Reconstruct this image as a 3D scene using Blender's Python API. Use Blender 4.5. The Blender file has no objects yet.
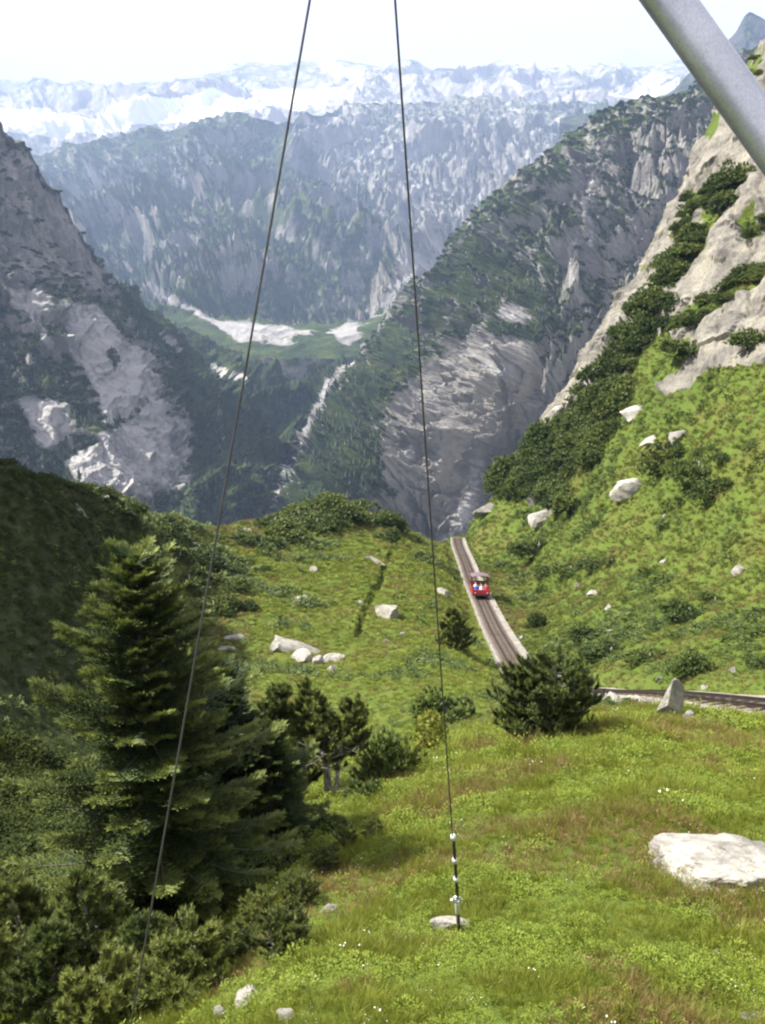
import bpy, bmesh, math, random, time
import numpy as np
from mathutils import Vector, Matrix, noise as mnoise
T0 = time.time()
SC = bpy.context.scene
COL = SC.collection

# ------------------------------------------------------------------ camera
PITCH = math.radians(16.5); F = 887.0; CX, CY = 382.5, 512.0
cd = bpy.data.cameras.new('camera'); cam = bpy.data.objects.new('camera', cd); COL.objects.link(cam)
cd.sensor_fit = 'VERTICAL'; cd.sensor_height = 24.0; cd.lens = F / 1024 * 24.0
cd.clip_start = 0.05; cd.clip_end = 60000
cam.location = (0, 0, 0); cam.rotation_euler = (math.pi / 2 - PITCH, 0, 0)
SC.camera = cam

# ------------------------------------------------------------------ light and exposure
SUN_DIR = Vector((-0.68, 0.13, 0.78)).normalized()      # towards the sun: left, a little behind the viewer
SUN_EL = math.asin(SUN_DIR.z); SUN_AZ = math.atan2(SUN_DIR.x, SUN_DIR.y)
sd = bpy.data.lights.new('sun', 'SUN'); sd.energy = 5.0; sd.angle = math.radians(0.5); sd.color = (1.0, 0.945, 0.84)
sun = bpy.data.objects.new('sun', sd); COL.objects.link(sun)
sun.rotation_euler = SUN_DIR.to_track_quat('Z', 'Y').to_euler()
W = bpy.data.worlds.new('World'); SC.world = W; W.use_nodes = True
wn = W.node_tree; wn.nodes.clear()
def N(tree, kind, **kw):
    n = tree.nodes.new(kind)
    for k, v in kw.items():
        if k == 'inp':
            for a, b in v.items(): n.inputs[a].default_value = b
        else: setattr(n, k, v)
    return n
def L(tree, a, b): tree.links.new(a, b)
sky = N(wn, 'ShaderNodeTexSky', sky_type='NISHITA', sun_disc=False, sun_elevation=SUN_EL, sun_rotation=SUN_AZ,
        altitude=1900, air_density=1.0, dust_density=1.4)
tc = N(wn, 'ShaderNodeTexCoord')
sep = N(wn, 'ShaderNodeSeparateXYZ'); L(wn, tc.outputs['Generated'], sep.inputs[0])
zz = N(wn, 'ShaderNodeMath', operation='MAXIMUM', inp={1: 0.0}); L(wn, sep.outputs['Z'], zz.inputs[0])
za = N(wn, 'ShaderNodeMath', operation='ADD', inp={1: 0.16}); L(wn, zz.outputs[0], za.inputs[0])
dv = N(wn, 'ShaderNodeVectorMath', operation='DIVIDE'); L(wn, tc.outputs['Generated'], dv.inputs[0])
cb = N(wn, 'ShaderNodeCombineXYZ')
for i in range(3): L(wn, za.outputs[0], cb.inputs[i])
L(wn, cb.outputs[0], dv.inputs[1])
cn = N(wn, 'ShaderNodeTexNoise', inp={'Scale': 0.62, 'Detail': 9.0, 'Roughness': 0.55, 'Distortion': 0.25})
L(wn, dv.outputs[0], cn.inputs['Vector'])
cr = N(wn, 'ShaderNodeMapRange', inp={'From Min': 0.24, 'From Max': 0.46}); L(wn, cn.outputs['Fac'], cr.inputs['Value'])
mx = N(wn, 'ShaderNodeMix', data_type='RGBA'); L(wn, cr.outputs[0], mx.inputs['Factor'])
L(wn, sky.outputs[0], mx.inputs['A']); mx.inputs['B'].default_value = (9.2, 8.3, 8.2, 1)
bg = N(wn, 'ShaderNodeBackground', inp={'Strength': 0.050}); L(wn, mx.outputs['Result'], bg.inputs[0])
wo = N(wn, 'ShaderNodeOutputWorld'); L(wn, bg.outputs[0], wo.inputs[0])
SC.view_settings.view_transform = 'Standard'; SC.view_settings.look = 'None'
SC.view_settings.exposure = 1.75; SC.view_settings.gamma = 1.0
SC.render.engine = 'CYCLES'
SC.cycles.filter_width = 2.2
SC.cycles.max_bounces = 5; SC.cycles.volume_bounces = 0; SC.cycles.transparent_max_bounces = 12

# ------------------------------------------------------------------ helpers
SP, CP = math.sin(PITCH), math.cos(PITCH)
def pix(u, v, y):
    """the point seen at pixel (u, v) whose forward distance is y metres"""
    xc = (u - CX) / F; zc = (CY - v) / F
    yy = CP + SP * zc; z = -SP + CP * zc
    return np.array([xc / yy * y, y, z / yy * y])
def pixA(u, v, y):
    u = np.asarray(u, float); v = np.asarray(v, float); y = np.asarray(y, float)
    xc = (u - CX) / F; zc = (CY - v) / F
    yy = CP + SP * zc; z = -SP + CP * zc
    return np.stack([xc / yy * y, y + 0 * xc, z / yy * y], -1)
def proj(P):
    P = np.asarray(P)
    d = P[..., 1] * CP - P[..., 2] * SP; up = P[..., 1] * SP + P[..., 2] * CP
    d = np.maximum(d, 1e-3)
    return CX + F * P[..., 0] / d, CY - F * up / d
RNG = np.random.default_rng(7)
_perm = RNG.permutation(256); _perm = np.concatenate([_perm, _perm, _perm])
_g = RNG.normal(size=(256, 3)); _g /= np.linalg.norm(_g, axis=1)[:, None]
def perlin(P):
    P = np.asarray(P, float); i = np.floor(P).astype(int); f = P - i; i &= 255
    w = f * f * f * (f * (f * 6 - 15) + 10); out = 0
    for dx in (0, 1):
        for dy in (0, 1):
            for dz in (0, 1):
                h = _perm[_perm[_perm[i[..., 0] + dx] + i[..., 1] + dy] + i[..., 2] + dz]
                g = _g[h]
                d = g[..., 0] * (f[..., 0] - dx) + g[..., 1] * (f[..., 1] - dy) + g[..., 2] * (f[..., 2] - dz)
                ww = (w[..., 0] if dx else 1 - w[..., 0]) * (w[..., 1] if dy else 1 - w[..., 1]) * (w[..., 2] if dz else 1 - w[..., 2])
                out = out + d * ww
    return out * 1.5
def fbm(P, oct=5, gain=0.5, lac=2.03):
    a, s, P = 1.0, 0, np.asarray(P, float)
    for _ in range(oct): s = s + a * perlin(P); P = P * lac + 17.3; a *= gain
    return s
def ridged(P, oct=5, gain=0.5, lac=2.07):
    a, s, w, P = 1.0, 0, 1.0, np.asarray(P, float)
    for _ in range(oct):
        n = 1 - np.abs(perlin(P)) * 1.6; n = np.clip(n, 0, 1) ** 2
        s = s + a * n * w; w = np.clip(n * 1.6, 0, 1); P = P * lac + 11.7; a *= gain
    return s
def sstep(a, b, x):
    t = np.clip((x - a) / (b - a), 0, 1); return t * t * (3 - 2 * t)
def poly_mask(u, v, poly, feather=6.0):
    """1 inside a polygon, falling to 0 over the feather distance"""
    poly = np.asarray(poly, float); q = np.roll(poly, -1, 0)
    u = np.asarray(u, float); v = np.asarray(v, float)
    ins = np.zeros(u.shape, bool); dist = np.full(u.shape, 1e9)
    for (x1, y1), (x2, y2) in zip(poly, q):
        c = ((y1 > v) != (y2 > v)) & (u < (x2 - x1) * (v - y1) / ((y2 - y1) or 1e-9) + x1); ins ^= c
        l2 = (x2 - x1) ** 2 + (y2 - y1) ** 2 + 1e-9
        t = np.clip(((u - x1) * (x2 - x1) + (v - y1) * (y2 - y1)) / l2, 0, 1)
        dist = np.minimum(dist, np.hypot(u - x1 - t * (x2 - x1), v - y1 - t * (y2 - y1)))
    return sstep(-feather, feather, np.where(ins, dist, -dist))
def line_mask(u, v, pts, w):
    """pts: (u, v, halfwidth factor) polyline; 1 on the line"""
    best = np.zeros(np.shape(u))
    for (x1, y1, w1), (x2, y2, w2) in zip(pts[:-1], pts[1:]):
        l2 = (x2 - x1) ** 2 + (y2 - y1) ** 2 + 1e-9
        t = np.clip(((u - x1) * (x2 - x1) + (v - y1) * (y2 - y1)) / l2, 0, 1)
        d = np.hypot(u - x1 - t * (x2 - x1), v - y1 - t * (y2 - y1)); ww = (w1 + t * (w2 - w1)) * w
        best = np.maximum(best, 1 - sstep(ww * 0.5, ww * 1.3, d))
    return best
def mesh_np(name, V, Fc, mat=None, smooth=True, cols=None, fmat=None):
    # smooth: one flag, or one per face
    """V (n,3); Fc (m,3|4) int array or list of such arrays"""
    if not isinstance(Fc, list): Fc = [Fc]
    Fc = [np.asarray(f, np.int32) for f in Fc if len(f)]
    me = bpy.data.meshes.new(name)
    V = np.asarray(V, np.float32)
    nl = sum(f.size for f in Fc); nf = sum(len(f) for f in Fc)
    me.vertices.add(len(V)); me.vertices.foreach_set('co', V.ravel())
    me.loops.add(nl); me.polygons.add(nf)
    me.loops.foreach_set('vertex_index', np.concatenate([f.ravel() for f in Fc]))
    tot = np.concatenate([np.full(len(f), f.shape[1], np.int32) for f in Fc])
    me.polygons.foreach_set('loop_start', np.concatenate([[0], np.cumsum(tot)[:-1]]).astype(np.int32))
    me.polygons.foreach_set('use_smooth', np.broadcast_to(smooth, (nf,)).astype(bool))
    if cols is not None:
        for k, c in cols.items():
            c = np.asarray(c, np.float32)
            if c.ndim == 1: me.attributes.new(k, 'FLOAT', 'POINT').data.foreach_set('value', c)
            else:
                if c.shape[1] == 3: c = np.concatenate([c, np.ones((len(c), 1), np.float32)], 1)
                me.attributes.new(k, 'FLOAT_COLOR', 'POINT').data.foreach_set('color', c.ravel())
    if mat is not None:
        for m in (mat if isinstance(mat, (list, tuple)) else [mat]): me.materials.append(m)
    if fmat is not None: me.polygons.foreach_set('material_index', np.asarray(fmat, np.int32))
    me.update(calc_edges=True); me.validate(verbose=False)
    return me
def link(name, data, parent=None, label=None, cat=None, group=None, kind=None, loc=None, rot=None, scale=None):
    o = bpy.data.objects.new(name, data); COL.objects.link(o)
    if parent is not None: o.parent = parent
    if label: o['label'] = label
    if cat: o['category'] = cat
    if group: o['group'] = group
    if kind: o['kind'] = kind
    if loc is not None: o.location = [float(a) for a in loc]
    if rot is not None: o.rotation_euler = rot
    if scale is not None: o.scale = (scale,) * 3 if np.isscalar(scale) else scale
    return o
def grid_faces(nr, nc):
    i = np.arange(nr * nc).reshape(nr, nc)
    return np.stack([i[:-1, :-1].ravel(), i[:-1, 1:].ravel(), i[1:, 1:].ravel(), i[1:, :-1].ravel()], 1)
def grid_normals(G):
    a = np.gradient(G, axis=0); b = np.gradient(G, axis=1); n = np.cross(a, b)
    n /= np.linalg.norm(n, axis=-1, keepdims=True) + 1e-12
    return n
def mat_new(name, rough=0.85, spec=0.25):
    m = bpy.data.materials.new(name); m.use_nodes = True
    t = m.node_tree; b = t.nodes['Principled BSDF']
    b.inputs['Roughness'].default_value = rough; b.inputs['Specular IOR Level'].default_value = spec
    return m, t, b
def noise_ramp(t, vec, scale, stops, detail=4.0, rough=0.6):
    n = N(t, 'ShaderNodeTexNoise', inp={'Scale': scale, 'Detail': detail, 'Roughness': rough}); L(t, vec, n.inputs['Vector'])
    r = N(t, 'ShaderNodeValToRGB'); L(t, n.outputs['Fac'], r.inputs[0])
    e = r.color_ramp.elements
    while len(e) < len(stops): e.new(0.5)
    for k, (p, c) in enumerate(stops): e[k].position = p; e[k].color = (*c, 1)
    return r.outputs[0], n.outputs['Fac']
def mixc(t, fac, a, b, mode='MIX'):
    m = N(t, 'ShaderNodeMix', data_type='RGBA', blend_type=mode)
    for s, x in (('Factor', fac), ('A', a), ('B', b)):
        if hasattr(x, 'is_linked'): L(t, x, m.inputs[s])
        elif s == 'Factor': m.inputs[0].default_value = x
        else: m.inputs[s].default_value = (*x, 1)
    return m.outputs['Result']
def math_(t, op, a, b=0.0, clamp=False):
    m = N(t, 'ShaderNodeMath', operation=op, use_clamp=clamp)
    for k, x in enumerate((a, b)):
        if hasattr(x, 'is_linked'): L(t, x, m.inputs[k])
        else: m.inputs[k].default_value = x
    return m.outputs[0]
def mrange(t, x, a, b, c=0.0, d=1.0):
    m = N(t, 'ShaderNodeMapRange', inp={'From Min': a, 'From Max': b, 'To Min': c, 'To Max': d}); L(t, x, m.inputs['Value'])
    return m.outputs[0]
def bump(t, b, h, strength, dist):
    n = N(t, 'ShaderNodeBump', inp={'Strength': strength, 'Distance': dist}); L(t, h, n.inputs['Height']); L(t, n.outputs[0], b.inputs['Normal'])

# ------------------------------------------------------------------ near terrain: heights from surveyed points and an added shading hill, interpolated over bearing and log distance
CTRL = []
def P_(u, v, y): CTRL.append(pix(u, v, y))
def Wp(x, y, z): CTRL.append(np.array([x, y, z], float))
def crest(u, v, y, k1=1.14, d1=10, k2=1.5, d2=110):
    p = pix(u, v, y); CTRL.append(p)
    CTRL.append(p * k1 - [0, 0, d1]); CTRL.append(p * k2 - [0, 0, d2])
for c in [(765,1024,6.0),(600,1024,5.6),(450,1024,5.5),(300,1024,5.7),(150,1024,7.4),(20,1024,9),(-90,1024,10),
          (458,932,8),(330,905,9.4),(250,965,7.8),(200,985,8.8),(715,890,9),(765,830,11),(600,870,9.5),(560,800,13),(690,780,14.5),(765,768,17),
          (400,850,11.8),(420,795,15.2),(480,768,17),(560,738,20),(640,722,21.5),(700,724,21),
          (290,885,10.6),(260,892,11.2),(200,930,11.8),(100,945,12.4),(0,950,13.2),(-120,900,15),
          (350,795,17.4),(300,810,18.4),(390,772,20.5),(440,745,25),(330,765,27),(400,715,35),(460,685,44),(470,710,34),
          (350,720,37),(430,650,60),(300,690,46),(380,660,56),(320,655,59),(260,640,63),(390,610,78),(350,620,74),(290,600,82),(370,580,92),
          (420,590,90),(440,562,118),(415,552,120),(370,545,116),(300,560,104),(330,520,128),(290,515,130),(240,535,116),
          (250,590,84),(180,600,74),(200,560,94),(150,520,94),(60,500,68),(0,520,50),(60,540,58),(120,560,70),(0,600,38),(60,620,43),(130,640,52),
          (0,700,27),(80,720,31),(150,720,36),(220,700,42),(0,800,20),(60,840,18.5),(200,800,25),(-80,700,22),(-80,550,36),(-200,620,22),(-200,900,11),
          (640,645,55),(720,640,46),(765,650,41),(560,645,72),(540,600,100),(600,600,80),(680,600,66),(765,590,57),(520,570,126),(560,550,112),(640,550,92),
          (720,530,79),(765,510,73),(540,500,145),(600,490,118),(660,470,105),(720,450,94),(765,430,86),(650,420,122),(700,400,112),(765,375,100),(620,420,132),(580,430,148),
          (765,300,122),(700,320,128),(640,350,152),(765,250,136),(720,250,146),(680,262,157),(645,290,170),(765,150,160),(730,170,168),(705,190,174),
          (830,500,70),(880,600,45),(880,400,80),(880,200,125),(880,745,16.5),(880,900,8.2),(1000,500,50),(1000,300,70),(1000,800,12)]: P_(*c)
for c in [(470,525,166),(500,488,170),(540,430,175),(570,385,180),(600,335,184),(630,288,188),(660,240,191),(680,190,194),(700,135,196),(715,110,198),(735,90,199),(765,45,201),(800,0,202),(900,-90,200)]:
    crest(*c, k1=1.10, d1=14, k2=1.5, d2=150)
for c in [(430,538,150),(455,541,152)]: crest(*c, k1=1.1, d1=8, k2=1.5, d2=110)
for c in [(400,528,140),(340,498,138),(295,505,136),(245,522,124),(200,526,114),(150,510,98),(100,490,84),(50,474,71),(0,455,62),(-60,436,54)]:
    crest(*c, k1=1.15, d1=7, k2=1.6, d2=60)
for c in [(0,2,-4.7),(3,2,-4.5),(-3,2,-5.4),(6,1,-3.8),(-6,1,-6),(0.6,0.6,-4.4),(-0.6,.6,-4.5),
          (-34,28,0),(-36,38,13),(-44,50,17),(-47,62,15),(-52,76,5),(-60,100,-24),(-46,22,-5),(-95,60,18),(-40,10,-4),(-80,130,-44),(-100,200,-60),(-120,300,-120)]: Wp(*c)  # high points far left: unseen hill added to cast shade on the left bank
TRACK_PIX = [(457,537,160),(458.5,545,150),(465,561,134),(472,580,116),(481.5,600,99),(493,625,83),(506,648,70.5),(519,668,60),(545,684,50.5),(600,691,41.5),(650,692,35.5),(700,696,31.2),(765,703,27.4),(830,708,25),(930,716,22)]
TRK = np.array([pix(*c) for c in TRACK_PIX])
def resample(P, step):
    P = np.asarray(P, float); n = len(P); out = []
    Q = np.vstack([2 * P[0] - P[1], P, 2 * P[-1] - P[-2]])
    for i in range(1, n):
        p0, p1, p2, p3 = Q[i - 1], Q[i], Q[i + 1], Q[i + 2]
        t = np.linspace(0, 1, 40, endpoint=False)[:, None]
        out.append(0.5 * (2 * p1 + (p2 - p0) * t + (2 * p0 - 5 * p1 + 4 * p2 - p3) * t ** 2 + (3 * p1 - p0 - 3 * p2 + p3) * t ** 3))
    out = np.vstack(out + [P[-1:]]); d = np.concatenate([[0], np.cumsum(np.linalg.norm(np.diff(out, axis=0), axis=1))])
    s = np.arange(0, d[-1], step)
    return np.stack([np.interp(s, d, out[:, k]) for k in range(3)], 1)
TRK_S = resample(TRK, 0.5)
for p in TRK_S[::12]: CTRL.append(p - [0, 0, .3])
CTRL = np.array(CTRL)
def th_l(x, y): return np.arctan2(x, y) * 2.2, 0.5 * np.log(x * x + y * y + 1e-6)
ct, cl = th_l(CTRL[:, 0], CTRL[:, 1]); cr_ = np.exp(cl); cv = CTRL[:, 2] / cr_
def kern(r2): return np.sqrt(r2 + 0.03 ** 2) ** 1.0 * (1 + 0.0 * r2) + 0.9 * 0.5 * r2 * np.log(r2 + 1e-9)
n_ = len(CTRL); D2 = (ct[:, None] - ct) ** 2 + (cl[:, None] - cl) ** 2
A = np.zeros((n_ + 3, n_ + 3)); A[:n_, :n_] = 0.5 * D2 * np.log(D2 + 1e-9) + np.eye(n_) * 0.0035
A[:n_, n_] = 1; A[:n_, n_ + 1] = ct; A[:n_, n_ + 2] = cl; A[n_:, :n_] = A[:n_, n_:].T
sol = np.linalg.solve(A, np.concatenate([cv, np.zeros(3)]))
def base_h(x, y):
    t, l = th_l(x, y); sh = t.shape; t = t.ravel(); l = l.ravel(); out = np.empty(len(t))
    for k in range(0, len(t), 40000):
        d2 = (t[k:k + 40000, None] - ct) ** 2 + (l[k:k + 40000, None] - cl) ** 2
        out[k:k + 40000] = 0.5 * (d2 * np.log(d2 + 1e-9)) @ sol[:n_] + sol[n_] + sol[n_ + 1] * t[k:k + 40000] + sol[n_ + 2] * l[k:k + 40000]
    return (out * np.exp(l)).reshape(sh)
# grid: fine inside the view, coarse outside
TH = np.radians(np.concatenate([np.linspace(-80, -29, 40, endpoint=False), np.linspace(-29, 29, 480, endpoint=False), np.linspace(29, 80, 40)]))
RR = np.concatenate([np.exp(np.linspace(math.log(0.8), math.log(4.5), 14, endpoint=False)), np.exp(np.linspace(math.log(4.5), math.log(90), 210, endpoint=False)),
                     np.exp(np.linspace(math.log(90), math.log(120), 90, endpoint=False)), np.exp(np.linspace(math.log(120), math.log(205), 370, endpoint=False)), np.exp(np.linspace(math.log(205), math.log(240), 20, endpoint=False)), np.exp(np.linspace(math.log(240), math.log(430), 16))])
# base surface on a thinner grid, then bilinear
ti = np.linspace(0, len(TH) - 1, 214); ri = np.linspace(0, len(RR) - 1, 211)
THc = np.interp(ti, np.arange(len(TH)), TH); RRc = np.interp(ri, np.arange(len(RR)), RR)
Tc, Rc = np.meshgrid(THc, RRc); Zc = base_h(Rc * np.sin(Tc), Rc * np.cos(Tc)) / Rc
def interp2(Z, a, b, x, y):
    i = np.clip(np.searchsorted(a, x) - 1, 0, len(a) - 2); j = np.clip(np.searchsorted(b, y) - 1, 0, len(b) - 2)
    fx = np.clip((x - a[i]) / (a[i + 1] - a[i]), 0, 1); fy = np.clip((y - b[j]) / (b[j + 1] - b[j]), 0, 1)
    return (Z[i, j] * (1 - fx) + Z[i + 1, j] * fx) * (1 - fy) + (Z[i, j + 1] * (1 - fx) + Z[i + 1, j + 1] * fx) * fy
Tg, Rg = np.meshgrid(TH, RR)
Xg = Rg * np.sin(Tg); Yg = Rg * np.cos(Tg)
Zg = interp2(Zc, RRc, THc, Rg, Tg) * Rg
# the bed of the track cuts a level shelf
near = (Xg > -2) & (Xg < 40) & (Yg > 15) & (Yg < 175)
pts = np.stack([Xg[near], Yg[near]], 1); dmin = np.full(len(pts), 1e9); zt = np.zeros(len(pts))
for p in TRK_S[::2]:
    d = np.hypot(pts[:, 0] - p[0], pts[:, 1] - p[1]); m = d < dmin; dmin[m] = d[m]; zt[m] = p[2]
wq = 1 - sstep(1.6, 4.0, dmin); Zn = Zg[near]; Zg[near] = Zn * (1 - wq) + (zt - 0.42) * wq
trackw = np.zeros_like(Zg); trackw[near] = 1 - sstep(1.5, 4.0, dmin)
Ug, Vg = proj(np.stack([Xg, Yg, Zg], -1))
# where bare granite stands out of the turf
CLIFF = [(765,40),(738,75),(708,108),(692,130),(676,175),(660,210),(648,240),(622,290),(594,330),(566,378),(540,425),(556,432),(585,400),(620,372),(650,330),(668,338),(690,345),(655,385),(672,395),(705,372),(730,366),(765,362),(900,340),(900,-100),(800,0)]
wob = 10 * fbm(np.stack([Xg, Yg, Zg], -1) / 9.0, 4); wob2 = 10 * fbm(np.stack([Xg, Yg, Zg], -1) / 9.0 + 40, 4)
far_m = (Rg > 60)
cl_m = poly_mask(Ug + wob, Vg + wob2, CLIFF, 5) * far_m
# strips of scrub across the cliff
for band in [[(660,330),(700,300),(765,262),(765,285),(720,305),(680,330),(655,345)],[(640,300),(690,238),(725,190),(745,165),(752,180),(720,225),(690,268),(650,310)],
             [(672,235),(690,190),(715,180),(722,192),(700,215),(680,245)],[(742,225),(765,200),(765,235),(748,245)],[(725,90),(765,50),(765,75),(740,105)],[(700,130),(712,112),(720,120),(706,142)]]:
    cl_m = cl_m * (1 - poly_mask(Ug + wob * .8, Vg + wob2 * .8, band, 4) * far_m)
sl_m = np.zeros_like(cl_m)
for s in []: sl_m = np.maximum(sl_m, poly_mask(Ug + wob * .3, Vg + wob2 * .3, s, 3) * far_m)
rock = np.maximum(cl_m, sl_m)
# relief: rolling tussocks in the turf, ribs and steps in the rock
P3 = np.stack([Xg, Yg, Zg], -1)
amp = np.clip(Rg / 40, 0.15, 2.2) * (1 - rock) * (1 - trackw)
Zg = Zg + amp * (0.22 * fbm(P3 / 5.0, 3) + 0.10 * fbm(P3 / 1.3 + 9, 3)) * np.clip((Rg - 1) / 5, 0, 1)
dtch = line_mask(Ug, Vg, [(390,553,1),(384,566,1.1),(380,582,1),(372,596,1.3),(364,612,1.2),(357,632,1.2)], 2.3) * far_m
Zg = Zg - 1.5 * dtch
P3 = np.stack([Xg, Yg, Zg], -1)
dip = P3 @ np.array([[0.55, 0.10, -0.45], [0.15, 0.12, 0.8], [0.55, 0.06, 0.9]]).T   # joints dip to the left
jn = P3 @ np.array([0.75, 0.12, -0.62]) + 1.0 * fbm(P3 / 16.0, 3) ; jn2 = P3 @ np.array([0.5, -0.6, 0.62]) + 1.3 * fbm(P3 / 8.0 + 5, 3)
saw = lambda x: np.minimum((x - np.floor(x)) ** 0.8, 6 * (1 - (x - np.floor(x))))
rk = 2.6 * saw(jn / 8.5) + 1.5 * saw(jn / 3.1 + 3) + 0.6 * saw(jn / 1.3) + 0.5 * saw(jn2 / 2.7) + 1.0 * saw(jn2 / 9.0) * (fbm(P3 / 9., 2) > 0) + ridged(dip / np.array([16., 18., 9.]), 4) * 0.8 + fbm(P3 / 1.6, 4) * 0.18
nrm = grid_normals(P3); nrm *= np.sign(nrm[..., 2:3])
P3 = P3 + nrm * (rock * (rk - 3.4))[..., None]
GROUND = P3; Zg = P3[..., 2]
SLOPE = Zg / Rg
def hit(u, v, rmin=4.0):
    """first ground point seen at pixel (u, v)"""
    d = pix(u, v, 1.0); th = math.atan2(d[0], d[1]); s = d[2] / math.hypot(d[0], d[1])
    j = int(np.clip(np.searchsorted(TH, th), 1, len(TH) - 1)); f = (th - TH[j - 1]) / (TH[j] - TH[j - 1])
    col = SLOPE[:, j - 1] * (1 - f) + SLOPE[:, j] * f
    k = np.nonzero((col >= s) & (RR >= rmin))[0]
    if not len(k): return None
    k = max(k[0], 1); a = (s - col[k - 1]) / ((col[k] - col[k - 1]) or 1e-9); a = min(max(a, 0), 1)
    r = RR[k - 1] + a * (RR[k] - RR[k - 1])
    return np.array([r * math.sin(th), r * math.cos(th), s * r])
def ground_z(x, y):
    x = np.asarray(x, float); y = np.asarray(y, float); r = np.hypot(x, y); th = np.arctan2(x, y)
    return interp2(SLOPE, RR, TH, r, th) * r
print('terrain', round(time.time() - T0, 1))
# alpenrose heath on the left hill, coloured darker to deepen its shade
_u, _v = proj(GROUND); HEATH_SHADE = poly_mask(_u + wob * 1.5, _v + wob2 * 1.5, [(-300, 380), (0, 448), (112, 492), (130, 540), (150, 590), (170, 660), (170, 760), (120, 860), (60, 905), (-300, 950)], 14) * (Rg > 12)
# ------------------------------------------------------------------ materials of the land
def attr(t, name, out='Fac'): return N(t, 'ShaderNodeAttribute', attribute_name=name).outputs[out]
def pos(t): return N(t, 'ShaderNodeNewGeometry').outputs['Position']
def turf_colour(t, v):
    a, _ = noise_ramp(t, v, 0.9, [(0.28, (0.046, 0.078, 0.012)), (0.48, (0.072, 0.108, 0.016)), (0.62, (0.098, 0.122, 0.020)), (0.78, (0.118, 0.102, 0.028))], 5.0)
    b, f = noise_ramp(t, v, 0.085, [(0.36, (0.044, 0.074, 0.012)), (0.5, (0.080, 0.114, 0.017)), (0.66, (0.112, 0.094, 0.026))], 4.0)
    return mixc(t, 0.5, a, b)
def granite_colour(t, v, s=1.0, tone=1.0):
    tone *= .66; a, _ = noise_ramp(t, v, 0.35 * s, [(0.30, (0.20 * tone, 0.19 * tone, 0.18 * tone)), (0.46, (0.36 * tone, 0.345 * tone, 0.315 * tone)), (0.60, (0.48 * tone, 0.455 * tone, 0.405 * tone)), (0.75, (0.42 * tone, 0.405 * tone, 0.30 * tone))], 6.0)
    b, f = noise_ramp(t, v, 3.1 * s, [(0.33, (0.30, 0.30, 0.29)), (0.5, (1, 1, 1)), (0.8, (1.12, 1.1, 1.05))], 6.0, 0.7)
    return mixc(t, 0.65, a, b, 'MULTIPLY'), f
M = {}
m, t, b = mat_new('alpine_turf_and_granite', 0.9, 0.15); M['ground'] = m
v = pos(t); g = turf_colour(t, v); r, rf = granite_colour(t, v, 0.6, .78)
def dotv(t, v, k):
    q = N(t, 'ShaderNodeVectorMath', operation='DOT_PRODUCT'); L(t, v, q.inputs[0]); q.inputs[1].default_value = k; return q.outputs['Value']
cs = N(t, 'ShaderNodeCombineXYZ'); L(t, dotv(t, v, (0.52, 0.08, -0.43)), cs.inputs[0]); L(t, dotv(t, v, (0.03, 0.05, 0.04)), cs.inputs[1]); L(t, dotv(t, v, (0.05, -0.12, 0.06)), cs.inputs[2])
stn, _ = noise_ramp(t, cs.outputs[0], 1.0, [(0.34, (0.42, 0.41, 0.40)), (0.46, (0.80, 0.79, 0.77)), (0.60, (1.1, 1.08, 1.0)), (0.74, (0.82, 0.86, 0.62))], 7.0, 0.68)
r = mixc(t, 0.85, r, stn, 'MULTIPLY')
nn = N(t, 'ShaderNodeTexNoise', inp={'Scale': 0.9, 'Detail': 6.0, 'Roughness': 0.65}); L(t, v, nn.inputs['Vector'])
fac = mrange(t, math_(t, 'ADD', attr(t, 'rock'), math_(t, 'MULTIPLY', math_(t, 'SUBTRACT', nn.outputs['Fac'], 0.5), 0.8)), 0.42, 0.56)
hth_shade, _ = noise_ramp(t, v, 0.8, [(0.35, (0.016, 0.024, 0.008)), (0.6, (0.040, 0.052, 0.014)), (0.75, (0.060, 0.055, 0.020))], 5.0)
g = mixc(t, attr(t, 'heath'), g, hth_shade)  # heath tone, with the left hill's extra shade painted into the ground colour
L(t, mixc(t, fac, g, r), b.inputs['Base Color'])
bump(t, b, math_(t, 'ADD', nn.outputs['Fac'], rf), 0.6, 0.22)

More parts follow.
